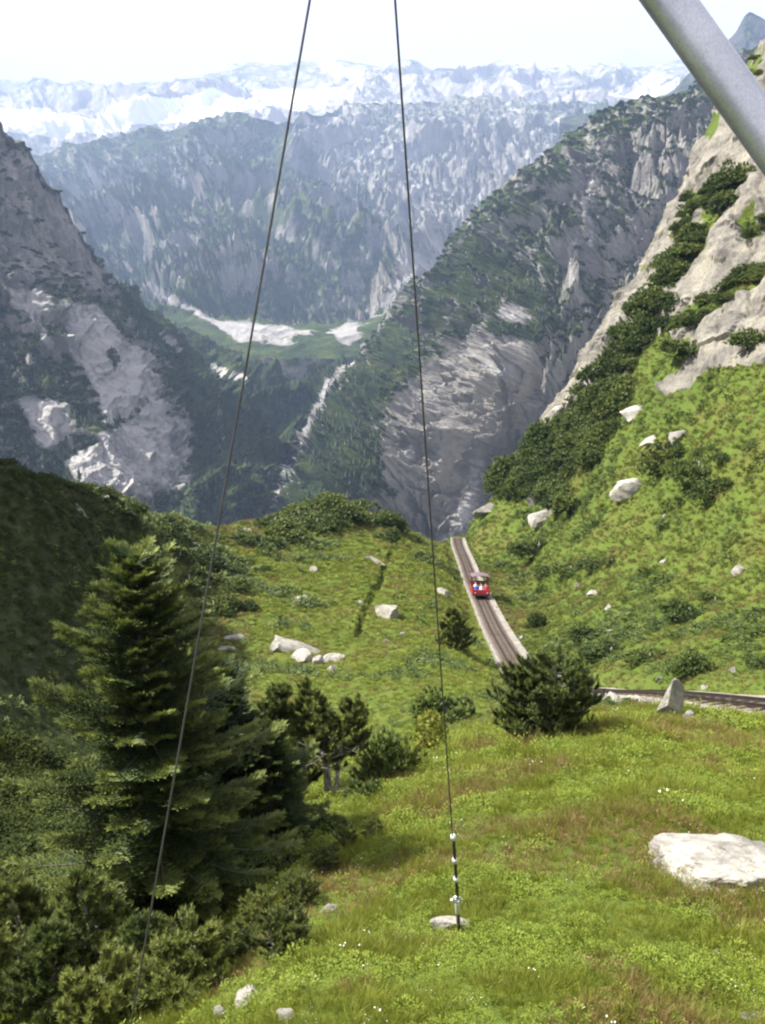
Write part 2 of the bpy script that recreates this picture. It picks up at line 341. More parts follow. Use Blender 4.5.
def mountain_mat(name, tone=0.95, sc=1.0, vegc=((0.014, 0.028, 0.010), (0.036, 0.060, 0.016), (0.080, 0.100, 0.025))):
    m, t, b = mat_new(name, 0.92, 0.1); v = pos(t)
    mp = N(t, 'ShaderNodeMapping', inp={'Scale': (1, 1, 0.42)}); L(t, v, mp.inputs[0])
    rock_, rf = noise_ramp(t, mp.outputs[0], 0.011 * sc, [(0.30, (0.11 * tone, 0.11 * tone, 0.11 * tone)), (0.45, (0.22 * tone, 0.21 * tone, 0.20 * tone)), (0.58, (0.34 * tone, 0.325 * tone, 0.295 * tone)), (0.75, (0.42 * tone, 0.40 * tone, 0.35 * tone))], 8.0, 0.68)
    veg_, vf = noise_ramp(t, v, 0.028 * sc, [(0.35, vegc[0]), (0.5, vegc[1]), (0.68, vegc[2])], 7.0, 0.68)
    pale_, _ = noise_ramp(t, mp.outputs[0], 0.02 * sc, [(0.3, (0.22, 0.22, 0.22)), (0.46, (0.38, 0.375, 0.365)), (0.7, (0.50, 0.485, 0.465))], 6.0, 0.6)
    n2 = N(t, 'ShaderNodeTexNoise', inp={'Scale': 0.022 * sc, 'Detail': 9.0, 'Roughness': 0.72}); L(t, v, n2.inputs['Vector'])
    jit = math_(t, 'MULTIPLY', math_(t, 'SUBTRACT', n2.outputs['Fac'], 0.5), 1.5)
    fv = mrange(t, math_(t, 'ADD', attr(t, 'veg'), jit), 0.40, 0.62)
    fp = mrange(t, math_(t, 'ADD', attr(t, 'pale'), math_(t, 'MULTIPLY', jit, 0.35)), 0.38, 0.62)
    fs = mrange(t, math_(t, 'ADD', attr(t, 'snow'), math_(t, 'MULTIPLY', jit, 0.35)), 0.46, 0.56)
    c = mixc(t, fv, rock_, veg_); c = mixc(t, fp, c, pale_); c = mixc(t, fs, c, (0.86, 0.88, 0.92))
    L(t, c, b.inputs['Base Color'])
    bump(t, b, math_(t, 'ADD', math_(t, 'MULTIPLY', rf, 1.0), math_(t, 'MULTIPLY', n2.outputs['Fac'], 1.2)), 1.0, 14.0 / sc)
    return m
M['mtn'] = mountain_mat('mountain_granite_and_scrub')
M['mtn_mid'] = mountain_mat('dark_valley_head_rock', 0.85, 0.6)
M['mtn_pale'] = mountain_mat('high_mountain_rock', 1.25, 0.5, ((0.05, 0.07, 0.03), (0.10, 0.125, 0.05), (0.17, 0.18, 0.085)))
M['mtn_far'] = mountain_mat('far_ridge_rock', 0.42, 0.35)

g_ = link('alpine_slope', mesh_np('alpine_slope', GROUND.reshape(-1, 3), grid_faces(len(RR), len(TH))[:, ::-1], M['ground'], rock[:-1, :-1].ravel() < .5, cols={'rock': rock.ravel(), 'heath': HEATH_SHADE.ravel()}), kind='structure')
g_['label'] = 'steep green alpine meadow slope with pale granite outcrops'

# ------------------------------------------------------------------ mountains: surfaces lofted between surveyed contour lines, then weathered
def loft(rows, nu, nv, sub=None):
    s = np.linspace(0, 1, nu); G = []
    for r in rows:
        r = np.array(r, float); tpar = np.concatenate([[0], np.cumsum(np.hypot(np.diff(r[:, 0]), np.diff(r[:, 1])))]); tpar /= tpar[-1]
        q = np.stack([np.interp(s, tpar, r[:, k] if k < 2 else np.log(r[:, 2])) for k in range(3)], 1)
        for _ in range(max(2, nu // 60)):
            q[1:-1] = 0.25 * q[:-2] + 0.5 * q[1:-1] + 0.25 * q[2:]
        G.append(q)
    G = np.array(G); n = len(G)
    w = np.concatenate([[0], np.cumsum(np.mean(np.hypot(np.diff(G[..., 0], axis=0), np.diff(G[..., 1], axis=0)), 1) + 1e-6)])
    tt = np.linspace(0, w[-1], nv); out = np.empty((nv, nu, 3))
    m = np.empty_like(G)                       # monotone-ish tangents
    for i in range(n):
        a, b_ = max(i - 1, 0), min(i + 1, n - 1); m[i] = (G[b_] - G[a]) / (w[b_] - w[a])
    for k, x in enumerate(tt):
        i = min(int(np.searchsorted(w, x, 'right')) - 1, n - 2); h = w[i + 1] - w[i]; f = (x - w[i]) / h
        out[k] = (2*f**3-3*f**2+1)*G[i] + (f**3-2*f**2+f)*h*m[i] + (-2*f**3+3*f**2)*G[i+1] + (f**3-f**2)*h*m[i+1]
    return pixA(out[..., 0], out[..., 1], np.exp(out[..., 2])), s, tt / w[-1]
def back_row(Gp, dy, dz, k=6):
    """the far side of the ridge, going down away from the viewer"""
    top = Gp[0]; add = []
    for i in range(k, 0, -1):
        f = i / k; add.append(top * np.array([1 + f * dy / top[:, 1].mean()] * 2 + [1]) - np.array([0, 0, dz * f ** 1.3]))
    return np.concatenate([np.array(add), Gp])
MTN = {}
def mountain(name, rows, nu, nv, gul, gs, rough, rs, mat, masks, back=(300, 260), label=None, seed=0, gdir=0.0, crestfade=0.5, nb=8, foot=None, calm=None):
    G, s, tt = loft(rows, nu, nv)
    G = back_row(G, back[0], back[1], nb); nr = len(G)
    nm = grid_normals(G); flip = np.sign(np.sum(nm * -G, -1).mean()); nm *= flip
    nm = nm * 1.0; nm[..., 2] *= 0.6; nm /= np.linalg.norm(nm, axis=-1, keepdims=True)
    tpar = np.concatenate([-np.linspace(0.12, 0.02, nb), tt])[:, None] * np.ones((1, nu)); spar = s[None, :] * np.ones((nr, 1))
    width = np.linalg.norm(G[-1, -1] - G[-1, 0]) + 1
    wv = fbm(G / (gs * 2.5) + seed, 3) * 0.7
    ga = np.stack([spar * width / gs + gdir * tpar * width / gs + wv, tpar * 2.2 + 3 + seed, wv * 0.2], -1)
    gl = ridged(ga, 5, 0.55)                                   # spurs and couloirs running down the face
    Gs = (G + 0.25 * G[..., 2:3] * np.array([1., 0.3, 0])) * np.array([1, 1, .42]); rg = ridged(Gs / rs + seed * 3.1, 6, 0.6) - 1.0; rg2 = ridged(Gs / (rs * 2.2) + seed, 5)
    d = gul * (gl - 1.0) + rough * rg * 1.3 + rough * (rg2 - 1.0)
    def crack(sx, sz, w):
        n = perlin(np.stack([(G[..., 0] + .35 * G[..., 2]) / sx, G[..., 1] / sx, G[..., 2] / sz], -1) + .5 * np.stack([wv] * 3, -1) + seed); return np.exp(-(n / w) ** 2)
    ck = crack(rs * .75, rs * 3.2, .07) + .6 * crack(rs * .33, rs * 1.3, .09)
    d = d - rough * 1.1 * ck
    fade = crestfade + (1 - crestfade) * sstep(0.0, 0.18, np.abs(tpar))
    if foot: fade = fade * (1 - (1 - foot[2]) * sstep(foot[0], foot[1], tpar))
    if calm:
        u0, v0 = proj(G); fade = fade * (1 - .55 * np.maximum.reduce([poly_mask(u0, v0, q, 14) for q in calm]))
    G = G + nm * (d * fade)[..., None]
    G[-3:, :, 2] -= np.array([0, 30, 120])[:, None]
    U, V = proj(G); n2 = grid_normals(G); n2 *= np.sign(np.sum(n2 * nm, -1))[..., None]
    jit = fbm(G / (rs * 0.8) + 5, 4)
    cols = masks(U + jit * 7, V + jit * 7, n2[..., 2], gl, jit, G)
    cols['veg'] = cols['veg'] + .16 * ck * (cols['pale'] < .4)
    me = mesh_np(name, G.reshape(-1, 3), grid_faces(nr, nu), mat, False, cols={k: np.broadcast_to(c, U.shape).ravel() for k, c in cols.items()})
    o = link(name, me, kind='structure'); o['label'] = label or name
    MTN[name] = (G, n2, cols, U, V)
    return o
STREAM = [(352,362,2.4),(338,372,2.0),(328,384,3.4),(320,402,2.0),(308,425,3.2),(300,440,3.0),(290,458,2.4),(282,480,2.0),(272,505,2.2),(262,530,2)]
def masks_left(u, v, nz, gl, j, G):
    jx = j * 6
    slab = np.maximum.reduce([poly_mask(u, v, p, 5) for p in ([(58,300),(100,308),(128,345),(152,352),(158,395),(172,425),(190,440),(186,480),(150,496),(90,492),(70,468),(104,430),(96,390),(70,352)],
             [(20,400),(50,396),(70,405),(66,436),(40,446)],[(5,285),(48,290),(50,318),(10,306)])])
    gap = np.maximum.reduce([poly_mask(u, v, p, 4) for p in ([(104,352),(118,350),(126,362),(112,372)],[(100,425),(150,398),(152,404),(106,434)],[(140,345),(160,358),(176,415),(186,430),(180,395),(160,350)])])
    pale = np.clip(slab - gap, 0, 1)
    pale = np.maximum(pale, np.maximum.reduce([1.5 * line_mask(u - jx, v - jx, STREAM, 1.0), poly_mask(u, v, [(205,362),(246,374),(244,380),(212,370)], 3), line_mask(u, v, [(160,332,1),(176,345,2)], 2.0), line_mask(u, v, [(30,310,1),(50,345,2)], 2.2), line_mask(u, v, [(165,402,1),(190,438,2)], 1.6), .55 * line_mask(u, v, [(217,376,1),(221,430,1),(226,520,1)], 1.3)]))
    veg = 0.62 + 0.35 * poly_mask(u, v, [(100,250),(330,340),(350,365),(280,520),(190,520),(196,440),(160,340),(130,310)], 14) + 0.5 * (nz - 0.45) + 0.2 * j
    veg = veg - 0.30 * poly_mask(u, v, [(-150,60),(0,110),(60,180),(120,290),(60,290),(-50,270)], 15) - pale
    veg = veg + 0.25 * poly_mask(u, v, [(185,335),(330,355),(325,372),(200,362)], 8)
    return {'veg': veg, 'pale': pale, 'snow': 0 * u}
mountain('mountain_left', [
    [(-120,10,1300),(-40,72,1330),(0,112,1360),(30,140,1400),(60,178,1450),(90,226,1520),(120,272,1620),(150,304,1740),(190,328,1900),(240,350,2050),(300,358,2150),(356,362,2150)],
    [(-120,110,1200),(-40,170,1230),(0,205,1250),(40,235,1290),(80,275,1350),(120,312,1440),(150,330,1540),(195,347,1680),(245,366,1800),(300,374,1860),(348,366,1900)],
    [(-120,230,1090),(-40,265,1110),(0,285,1130),(45,305,1150),(90,325,1190),(130,348,1260),(165,370,1340),(205,390,1430),(250,400,1510),(300,402,1600),(325,392,1640)],
    [(-120,360,1000),(-40,375,1010),(0,385,1020),(50,395,1030),(100,405,1050),(145,415,1090),(180,425,1150),(215,440,1210),(255,445,1280),(285,448,1330),(298,446,1360)],
    [(-120,460,920),(-40,465,925),(0,470,930),(60,480,940),(110,485,950),(150,488,970),(190,492,1000),(225,496,1040),(250,500,1080),(268,502,1110),(276,502,1120)],
    [(-120,570,860),(-40,575,860),(0,580,865),(60,585,870),(110,590,880),(150,590,890),(190,592,900),(220,595,910),(240,598,920),(250,598,930),(256,598,930)]],
    420, 390, 44, 85, 8, 45, M['mtn'], masks_left, label='dark wooded mountainside with pale glacier-polished granite slabs', seed=1.3, gdir=0.35, nb=8, calm=[[(58,300),(100,308),(152,352),(190,440),(186,480),(90,492),(0,440),(5,385),(70,352)]])
def masks_right(u, v, nz, gl, j, G):
    jx = j * 6
    veg = 0.45 + 0.6 * (nz - 0.42) + 0.24 * j
    veg = veg + 0.45 * poly_mask(u, v, [(300,440),(345,380),(380,335),(430,285),(470,240),(440,310),(400,380),(380,420),(385,500),(270,520)], 14)
    veg = veg + 0.22 * poly_mask(u, v, [(440,270),(500,200),(560,165),(575,330),(530,370),(470,310)], 20)
    veg = veg - 0.34 * poly_mask(u, v, [(385,420),(440,350),(520,330),(560,380),(470,560),(410,560),(385,470)], 16)
    pale = np.maximum.reduce([1.5 * line_mask(u - jx, v - jx, STREAM, 1.0), line_mask(u, v, [(572,235,1),(568,262,1.4),(580,300,1)], 3), line_mask(u, v, [(478,465,1),(462,520,2.6),(440,545,2)], 3) * .9,
              poly_mask(u, v, [(500,300),(530,310),(522,325),(495,318)], 4) * .6, poly_mask(u, v, [(490,365),(520,360),(515,380),(490,380)], 4) * .7,
              line_mask(u, v, [(600,150,1),(585,200,1.5),(592,250,1)], 3) * .6,
              poly_mask(u, v, [(390,440),(420,380),(470,345),(530,335),(556,385),(520,450),(470,555),(420,555),(395,500)], 18) * (.22 + .5 * j)])
    return {'veg': veg - pale, 'pale': pale, 'snow': 0 * u}
mountain('mountain_right', [
    [(258,540,1120),(276,502,1180),(300,440,1380),(328,386,1650),(356,352,1800),(386,318,1780),(420,272,1750),(455,232,1720),(480,208,1700),(520,166,1680),(545,158,1670),(575,128,1660),(600,108,1650),(640,98,1650),(690,92,1650),(730,60,1650),(820,10,1650)],
    [(258,560,1080),(282,512,1120),(310,452,1260),(340,402,1450),(372,368,1540),(405,336,1500),(440,295,1470),(475,262,1440),(505,240,1420),(540,214,1400),(565,205,1400),(595,190,1400),(620,172,1400),(655,160,1420),(700,150,1420),(740,130,1420),(830,80,1420)],
    [(258,575,1000),(290,530,1020),(325,478,1080),(360,436,1160),(395,404,1210),(430,376,1200),(462,345,1170),(495,322,1140),(525,304,1120),(555,290,1110),(580,285,1120),(610,272,1120),(635,262,1130),(670,250,1140),(715,240,1150),(760,220,1150),(840,180,1150)],
    [(258,590,920),(300,548,930),(340,508,950),(378,474,980),(410,448,1000),(445,428,990),(475,404,970),(508,386,950),(535,370,940),(565,360,940),(590,352,950),(620,344,960),(650,336,970),(690,330,990),(735,320,1000),(780,300,1000),(850,280,1000)],
    [(258,620,850),(310,600,850),(352,585,850),(392,570,850),(425,560,850),(455,556,850),(486,552,840),(518,545,830),(545,530,830),(575,500,840),(600,480,850),(630,460,860),(660,440,880),(700,420,900),(745,410,920),(790,400,920),(860,380,920)]],
    500, 430, 54, 80, 7.5, 42, M['mtn'], masks_right, label='steep rocky mountain flank with scrub ledges above the gorge', seed=4.7, gdir=0.38, crestfade=.3)
def masks_centre(u, v, nz, gl, j, G):
    veg = 0.64 + 0.7 * (nz - 0.42) + 0.35 * j + 0.25 * poly_mask(u, v, [(60,250),(180,290),(330,300),(330,330),(200,330),(60,300)], 14)
    veg = veg - 0.32 * poly_mask(u, v, [(300,60),(560,60),(560,180),(470,240),(420,260),(300,150)], 25)
    grav = np.maximum.reduce([poly_mask(u, v, p, 3.2) for p in ([(192,313),(215,317),(262,322),(326,332),(316,335),(298,337),(284,346),(262,340),(240,343),(228,336),(212,325)],
          [(400,262),(425,238),(458,245),(450,262),(415,290),(398,300),(380,305)],[(328,330),(350,322),(362,325),(352,348),(344,346)])])
    grav = np.maximum(grav, line_mask(u, v, [(440,170,1),(462,200,1.3),(472,215,2)], 3) * .8)
    grav = np.maximum.reduce([grav, poly_mask(u, v, [(140,283),(165,292),(195,308),(215,318),(205,322),(180,308),(150,294)], 3), line_mask(u, v, [(328,333,1),(362,324,1.2),(385,303,1.6),(415,275,2.4),(445,250,3.6)], 2.6)])
    alp = poly_mask(u, v, [(285,60),(640,60),(600,160),(480,230),(420,250),(380,205),(330,175),(285,150)], 25) * (.50 + .45 * j)
    pale = np.maximum(np.maximum(grav, alp), 0.55 * poly_mask(u, v, [(290,290),(330,288),(372,296),(370,310),(300,318)], 6))
    return {'veg': veg - grav, 'pale': np.where(grav > .3, pale * .53, pale * .8), 'snow': 0.9 * poly_mask(u, v, [(395,120),(410,118),(402,140)], 3) * 0}
mountain('mountain_centre', [
    [(-200,190,5848),(-60,168,5712),(40,150,5644),(70,142,5576),(110,136,5576),(160,126,5508),(210,118,5440),(245,116,5440),(290,114,5783),(330,103,6245),(380,97,6397),(430,95,6549),(480,96,6549),(540,98,6549),(620,99,6549),(700,98,6549)],
    [(-200,230,4712),(-60,210,4588),(40,195,4526),(80,192,4489),(120,188,4464),(170,182,4414),(215,176,4365),(255,178,4365),(300,188,4414),(345,198,4464),(390,195,4588),(435,185,4712),(480,178,4774),(540,170,4712),(620,165,4712),(700,160,4712)],
    [(-200,270,3685),(-60,255,3575),(40,245,3520),(85,242,3498),(130,240,3465),(180,238,3432),(225,236,3410),(265,240,3410),(310,246,3410),(355,250,3410),(395,245,3465),(440,232,3520),(480,225,3630),(540,220,3630),(620,215,3630),(700,210,3630)],
    [(-200,310,2950),(-60,298,2900),(40,290,2850),(90,290,2800),(140,292,2760),(190,298,2720),(235,300,2700),(275,300,2700),(320,300,2700),(362,296,2700),(400,285,2750),(440,268,2850),(480,258,2900),(540,250,2900),(620,245,2900),(700,240,2900)],
    [(-200,340,2700),(-60,330,2650),(40,322,2600),(95,318,2550),(145,316,2480),(192,318,2420),(238,322,2400),(280,324,2400),(325,322,2400),(365,318,2400),(405,308,2450),(445,292,2500),(485,282,2550),(540,275,2550),(620,270,2550),(700,265,2550)],
    [(-200,400,2000),(-60,395,1980),(40,390,1960),(100,380,1960),(150,370,1960),(200,362,1950),(245,360,1950),(285,360,1950),(330,356,1950),(370,352,1950),(410,350,1950),(450,345,1950),(490,340,1950),(540,335,1950),(620,330,1950),(700,325,1950)]],
    500, 300, 160, 240, 26, 120, M['mtn_mid'], masks_centre, back=(600, 250), label='broad dark mountain wall at the head of the valley', seed=9.1, gdir=0.1, crestfade=0.35, foot=(0.62, 0.78, 0.06))
def masks_high(u, v, nz, gl, j, G):
    snow = np.maximum.reduce([poly_mask(u, v, p, 5) for p in ([(-40,100),(20,108),(60,112),(90,118),(110,100),(140,98),(180,96),(215,92),(240,98),(300,90),(345,84),(348,98),(300,108),(240,112),(180,122),(130,128),(100,134),(60,142),(20,132),(-40,120)],
            [(322,62),(345,66),(375,78),(350,80),(330,74)],[(384,75),(395,74),(392,84)],[(468,70),(478,72),(476,82)],[(510,82),(520,80),(516,92)],[(600,95),(665,78),(690,86),(640,98)])])
    pale = 0.42 * poly_mask(u, v, [(100,120),(330,88),(560,85),(600,110),(560,140),(470,160),(400,150),(300,150),(100,145)], 18) + 0.35 * j
    veg = 0.20 + 0.45 * (nz - 0.4) + 0.25 * j
    return {'veg': veg - snow, 'pale': pale, 'snow': snow}
mountain('mountain_glacier', [
    [(-200,92,11000),(-60,84,10800),(0,78,10600),(22,79,10500),(32,75,10500),(52,82,10500),(62,83,10500),(88,78,10500),(118,84,10500),(150,82,10500),(176,78,10500),(200,70,10500),(240,62,10500),(280,64,10500),(320,56,10500),(350,62,10500),(400,66,10500),(450,62,10500),(520,66,10500),(600,62,10500),(660,62,10500),(720,60,10500),(800,60,10500)],
    [(-200,112,9300),(-60,106,9200),(0,102,9000),(60,104,8900),(120,102,8900),(180,98,8800),(240,94,8800),(300,86,8800),(350,80,8800),(420,80,8800),(520,82,8800),(620,84,8800),(720,90,8800),(800,90,8800)],
    [(-200,150,8100),(-60,142,8000),(0,138,7900),(60,134,7800),(120,126,7700),(180,116,7600),(240,110,7600),(300,112,7600),(350,116,7600),(420,108,7600),(520,105,7600),(620,104,7600),(720,110,7600),(800,110,7600)],
    [(-200,215,6300),(-60,210,6300),(0,205,6300),(60,200,6300),(120,190,6300),(180,182,6300),(240,176,6300),(300,178,6300),(350,180,6300),(420,175,6300),(520,170,6300),(620,170,6300),(720,170,6300),(800,170,6300)]],
    480, 200, 190, 760, 20, 520, M['mtn_pale'], masks_high, back=(1100, 700), label='high snow-streaked mountain range below the clouds', seed=2.2, crestfade=0.4)
def masks_peak(u, v, nz, gl, j, G): return {'veg': 0.25 + 0.3 * nz + 0.2 * j, 'pale': 0 * u, 'snow': 0 * u}
mountain('mountain_peak', [
    [(560,118,4600),(640,104,4550),(672,92,4500),(690,72,4500),(700,54,4500),(713,41,4500),(724,44,4500),(735,33,4500),(744,14,4500),(750,10,4500),(758,15,4500),(775,24,4500),(800,6,4500),(840,20,4500),(900,60,4500)],
    [(560,140,4350),(640,130,4300),(672,120,4280),(690,108,4260),(700,98,4250),(713,90,4250),(724,92,4250),(735,86,4250),(744,76,4250),(752,74,4250),(760,76,4250),(778,80,4250),(800,70,4250),(840,78,4250),(900,100,4250)],
    [(560,220,3700),(640,215,3700),(672,212,3700),(690,210,3700),(700,205,3700),(713,205,3700),(724,205,3700),(735,205,3700),(744,205,3700),(752,205,3700),(760,205,3700),(778,205,3700),(800,205,3700),(840,205,3700),(900,205,3700)]],
    260, 120, 40, 160, 14, 120, M['mtn_far'], masks_peak, back=(500, 700), label='jagged blue-grey peak rising behind the right-hand cliff', seed=6.6, crestfade=0.12)
# floor of the valley below everything
xs = np.linspace(-9000, 9000, 60); ys = np.linspace(-2000, 12800, 60); XX, YY = np.meshgrid(xs, ys)
vf = np.stack([XX, YY, -620 + 0 * XX + 20 * fbm(np.stack([XX, YY, 0 * XX], -1) / 900, 3)], -1)
o = link('valley_floor', mesh_np('valley_floor', vf.reshape(-1, 3), grid_faces(60, 60), M['mtn'], cols={'veg': np.full(3600, 1.0), 'pale': np.zeros(3600), 'snow': np.zeros(3600)}), kind='structure')
o['label'] = 'wooded valley floor far below the slopes'
print('mountains', round(time.time() - T0, 1))
# ------------------------------------------------------------------ haze: the air of the valley
hz = bpy.data.materials.new('valley_air'); hz.use_nodes = True; ht = hz.node_tree; ht.nodes.clear()
pv = N(ht, 'ShaderNodeVolumePrincipled', inp={'Color': (0.46, 0.63, 1.0, 1), 'Density': 0.95e-4, 'Anisotropy': 0.1})
ho = N(ht, 'ShaderNodeOutputMaterial'); L(ht, pv.outputs[0], ho.inputs['Volume'])
x0, x1, y0, y1, z0, z1 = -9500, 9500, -2400, 13200, -760, 2900
hv = np.array([(x, y, z) for x in (x0, x1) for y in (y0, y1) for z in (z0, z1)], float)
hf = np.array([[0, 1, 3, 2], [4, 6, 7, 5], [0, 4, 5, 1], [2, 3, 7, 6], [0, 2, 6, 4], [1, 5, 7, 3]])
o = link('haze', mesh_np('haze', hv, hf, hz, smooth=False), kind='stuff'); o['label'] = 'pale blue haze filling the valley'; o['category'] = 'haze'
# ------------------------------------------------------------------ plant building kit
def unit(a): return a / (np.linalg.norm(a, axis=-1, keepdims=True) + 1e-9)
class Geo:
    def __init__(s): s.V = []; s.F = []; s.T = []; s.n = 0
    def add(s, V, Fc, tint):
        V = np.asarray(V, float).reshape(-1, 3); s.V.append(V); s.F.append(np.asarray(Fc, int) + s.n)
        s.T.append(np.broadcast_to(np.asarray(tint, float), (len(V),)).copy()); s.n += len(V)
    def blades(s, p, d, l, w, side, tint, dtip=0.15):
        """one slim triangle for each base point p, direction d"""
        n = len(p); l = np.broadcast_to(l, (n,))[:, None]; w = np.broadcast_to(w, (n,))[:, None]
        V = np.stack([p - side * w, p + side * w, p + d * l], 1).reshape(-1, 3)
        t = np.repeat(np.broadcast_to(tint, (n,)), 3).copy(); t[2::3] += dtip
        s.V.append(V); s.F.append(np.arange(3 * n).reshape(-1, 3) + s.n); s.T.append(t); s.n += 3 * n
    def leaves(s, p, d, l, w, side, nrm, tint):
        """a diamond leaf for each base point"""
        n = len(p); l = np.broadcast_to(l, (n,))[:, None]; w = np.broadcast_to(w, (n,))[:, None]
        mid = p + d * l * 0.5 + nrm * l * 0.06
        V = np.stack([p, mid - side * w, p + d * l - nrm * l * 0.05, mid + side * w], 1).reshape(-1, 3)
        i = np.arange(n)[:, None] * 4 + s.n
        s.V.append(V); s.F.append(np.concatenate([i + [0, 1, 2], i + [0, 2, 3]])); s.T.append(np.repeat(np.broadcast_to(tint, (n,)), 4)); s.n += 4 * n
    def tube(s, P, R, k=6, tint=0.5):
        P = np.asarray(P, float); R = np.asarray(R, float); d = unit(np.gradient(P, axis=0))
        a = unit(np.cross(d, np.where(np.abs(d[:, 2:3]) > 0.9, [[1., 0, 0]], [[0, 0, 1.]]))); b = np.cross(d, a)
        th = np.linspace(0, 2 * math.pi, k, endpoint=False)
        V = P[:, None] + (a[:, None] * np.cos(th)[None, :, None] + b[:, None] * np.sin(th)[None, :, None]) * R[:, None, None]
        n = len(P); i = np.arange(n * k).reshape(n, k); j = np.roll(i, -1, 1)
        q = np.stack([i[:-1].ravel(), j[:-1].ravel(), j[1:].ravel(), i[1:].ravel()], 1)
        cap = [[i[0, 0], i[0, m + 1], i[0, m]] for m in range(1, k - 1)] + [[i[-1, 0], i[-1, m], i[-1, m + 1]] for m in range(1, k - 1)]
        f = np.concatenate([q[:, [0, 1, 2]], q[:, [0, 2, 3]], np.array(cap)])
        s.add(V.reshape(-1, 3), f, tint)
    def mesh(s, name, mat, smooth=False):
        return mesh_np(name, np.concatenate(s.V), np.concatenate(s.F), mat, smooth, {'tint': np.concatenate(s.T)})
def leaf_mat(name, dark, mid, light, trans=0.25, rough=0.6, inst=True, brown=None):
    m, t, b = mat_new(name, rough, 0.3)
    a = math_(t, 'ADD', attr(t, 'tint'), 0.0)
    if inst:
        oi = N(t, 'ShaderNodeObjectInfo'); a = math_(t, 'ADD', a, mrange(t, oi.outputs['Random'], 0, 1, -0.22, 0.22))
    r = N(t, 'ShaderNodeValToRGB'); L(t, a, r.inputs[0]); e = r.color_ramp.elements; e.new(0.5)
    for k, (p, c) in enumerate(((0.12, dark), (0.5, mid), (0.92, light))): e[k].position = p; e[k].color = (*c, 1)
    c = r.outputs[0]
    if brown is not None:
        v = pos(t); n1 = N(t, 'ShaderNodeTexNoise', inp={'Scale': brown[2], 'Detail': 4.0, 'Roughness': 0.6}); L(t, v, n1.inputs['Vector'])
        n2 = N(t, 'ShaderNodeTexNoise', inp={'Scale': brown[2] * 0.13, 'Detail': 3.0}); L(t, v, n2.inputs['Vector'])
        f = mrange(t, math_(t, 'ADD', math_(t, 'MULTIPLY', n1.outputs['Fac'], 0.55), math_(t, 'MULTIPLY', n2.outputs['Fac'], 0.45)), brown[1], brown[1] + 0.12)
        c = mixc(t, f, c, mixc(t, attr(t, 'tint'), tuple(x * 0.7 for x in brown[0]), brown[0]))
    L(t, c, b.inputs['Base Color'])
    out = t.nodes['Material Output']; tr = N(t, 'ShaderNodeBsdfTranslucent'); L(t, c, tr.inputs[0])
    ms = N(t, 'ShaderNodeMixShader', inp={0: trans}); L(t, b.outputs[0], ms.inputs[1]); L(t, tr.outputs[0], ms.inputs[2]); L(t, ms.outputs[0], out.inputs[0])
    return m
M['spruce'] = leaf_mat('spruce_needles', (0.009, 0.022, 0.008), (0.036, 0.064, 0.017), (0.175, 0.210, 0.045), 0.2)
M['pine'] = leaf_mat('pine_needles', (0.024, 0.042, 0.011), (0.078, 0.110, 0.022), (0.205, 0.230, 0.050), 0.25)
M['shrub'] = leaf_mat('mountain_shrub_leaves', (0.024, 0.044, 0.011), (0.062, 0.096, 0.019), (0.140, 0.172, 0.034), 0.25)
M['alder'] = leaf_mat('light_green_leaves', (0.08, 0.10, 0.015), (0.20, 0.22, 0.028), (0.32, 0.32, 0.05), 0.35)
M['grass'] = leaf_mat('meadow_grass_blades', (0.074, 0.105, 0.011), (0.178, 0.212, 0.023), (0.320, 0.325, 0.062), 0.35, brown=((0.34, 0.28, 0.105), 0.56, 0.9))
M['heath'] = leaf_mat('heath_blades', (0.046, 0.068, 0.011), (0.102, 0.128, 0.018), (0.180, 0.190, 0.036), 0.28, brown=((0.15, 0.112, 0.034), 0.525, 0.10))
M['rose_shade'] = leaf_mat('alpenrose_leaves_shade_dark', (0.012, 0.020, 0.007), (0.030, 0.044, 0.012), (0.065, 0.078, 0.020), 0.15, 0.9)  # alpenrose, tinted darker so the left hill looks more deeply shaded
M['rose_shade'].node_tree.nodes['Principled BSDF'].inputs['Specular IOR Level'].default_value = 0.08
M['herb'] = leaf_mat('meadow_herb_leaves', (0.060, 0.100, 0.010), (0.150, 0.210, 0.018), (0.270, 0.310, 0.042), 0.35)
M['dry'] = leaf_mat('dry_reddish_grass', (0.10, 0.060, 0.026), (0.20, 0.125, 0.05), (0.33, 0.25, 0.11), 0.25)
M['forest'] = leaf_mat('distant_forest_needles', (0.014, 0.026, 0.010), (0.030, 0.050, 0.016), (0.058, 0.080, 0.024), 0.1)
def bark(name, c1, c2):
    m, t, b = mat_new(name, 0.9, 0.15); v = N(t, 'ShaderNodeTexCoord').outputs['Object']
    c, f = noise_ramp(t, v, 9.0, [(0.35, c1), (0.65, c2)], 5.0); L(t, c, b.inputs['Base Color']); bump(t, b, f, 0.6, 0.02); return m
M['bark'] = bark('spruce_bark', (0.06, 0.045, 0.035), (0.16, 0.125, 0.10))
M['greybark'] = bark('weathered_pine_bark', (0.17, 0.15, 0.135), (0.40, 0.37, 0.34))
def rot_about(v, k, a):
    return v * math.cos(a) + np.cross(k, v) * math.sin(a) + k * (v @ k) * (1 - math.cos(a))
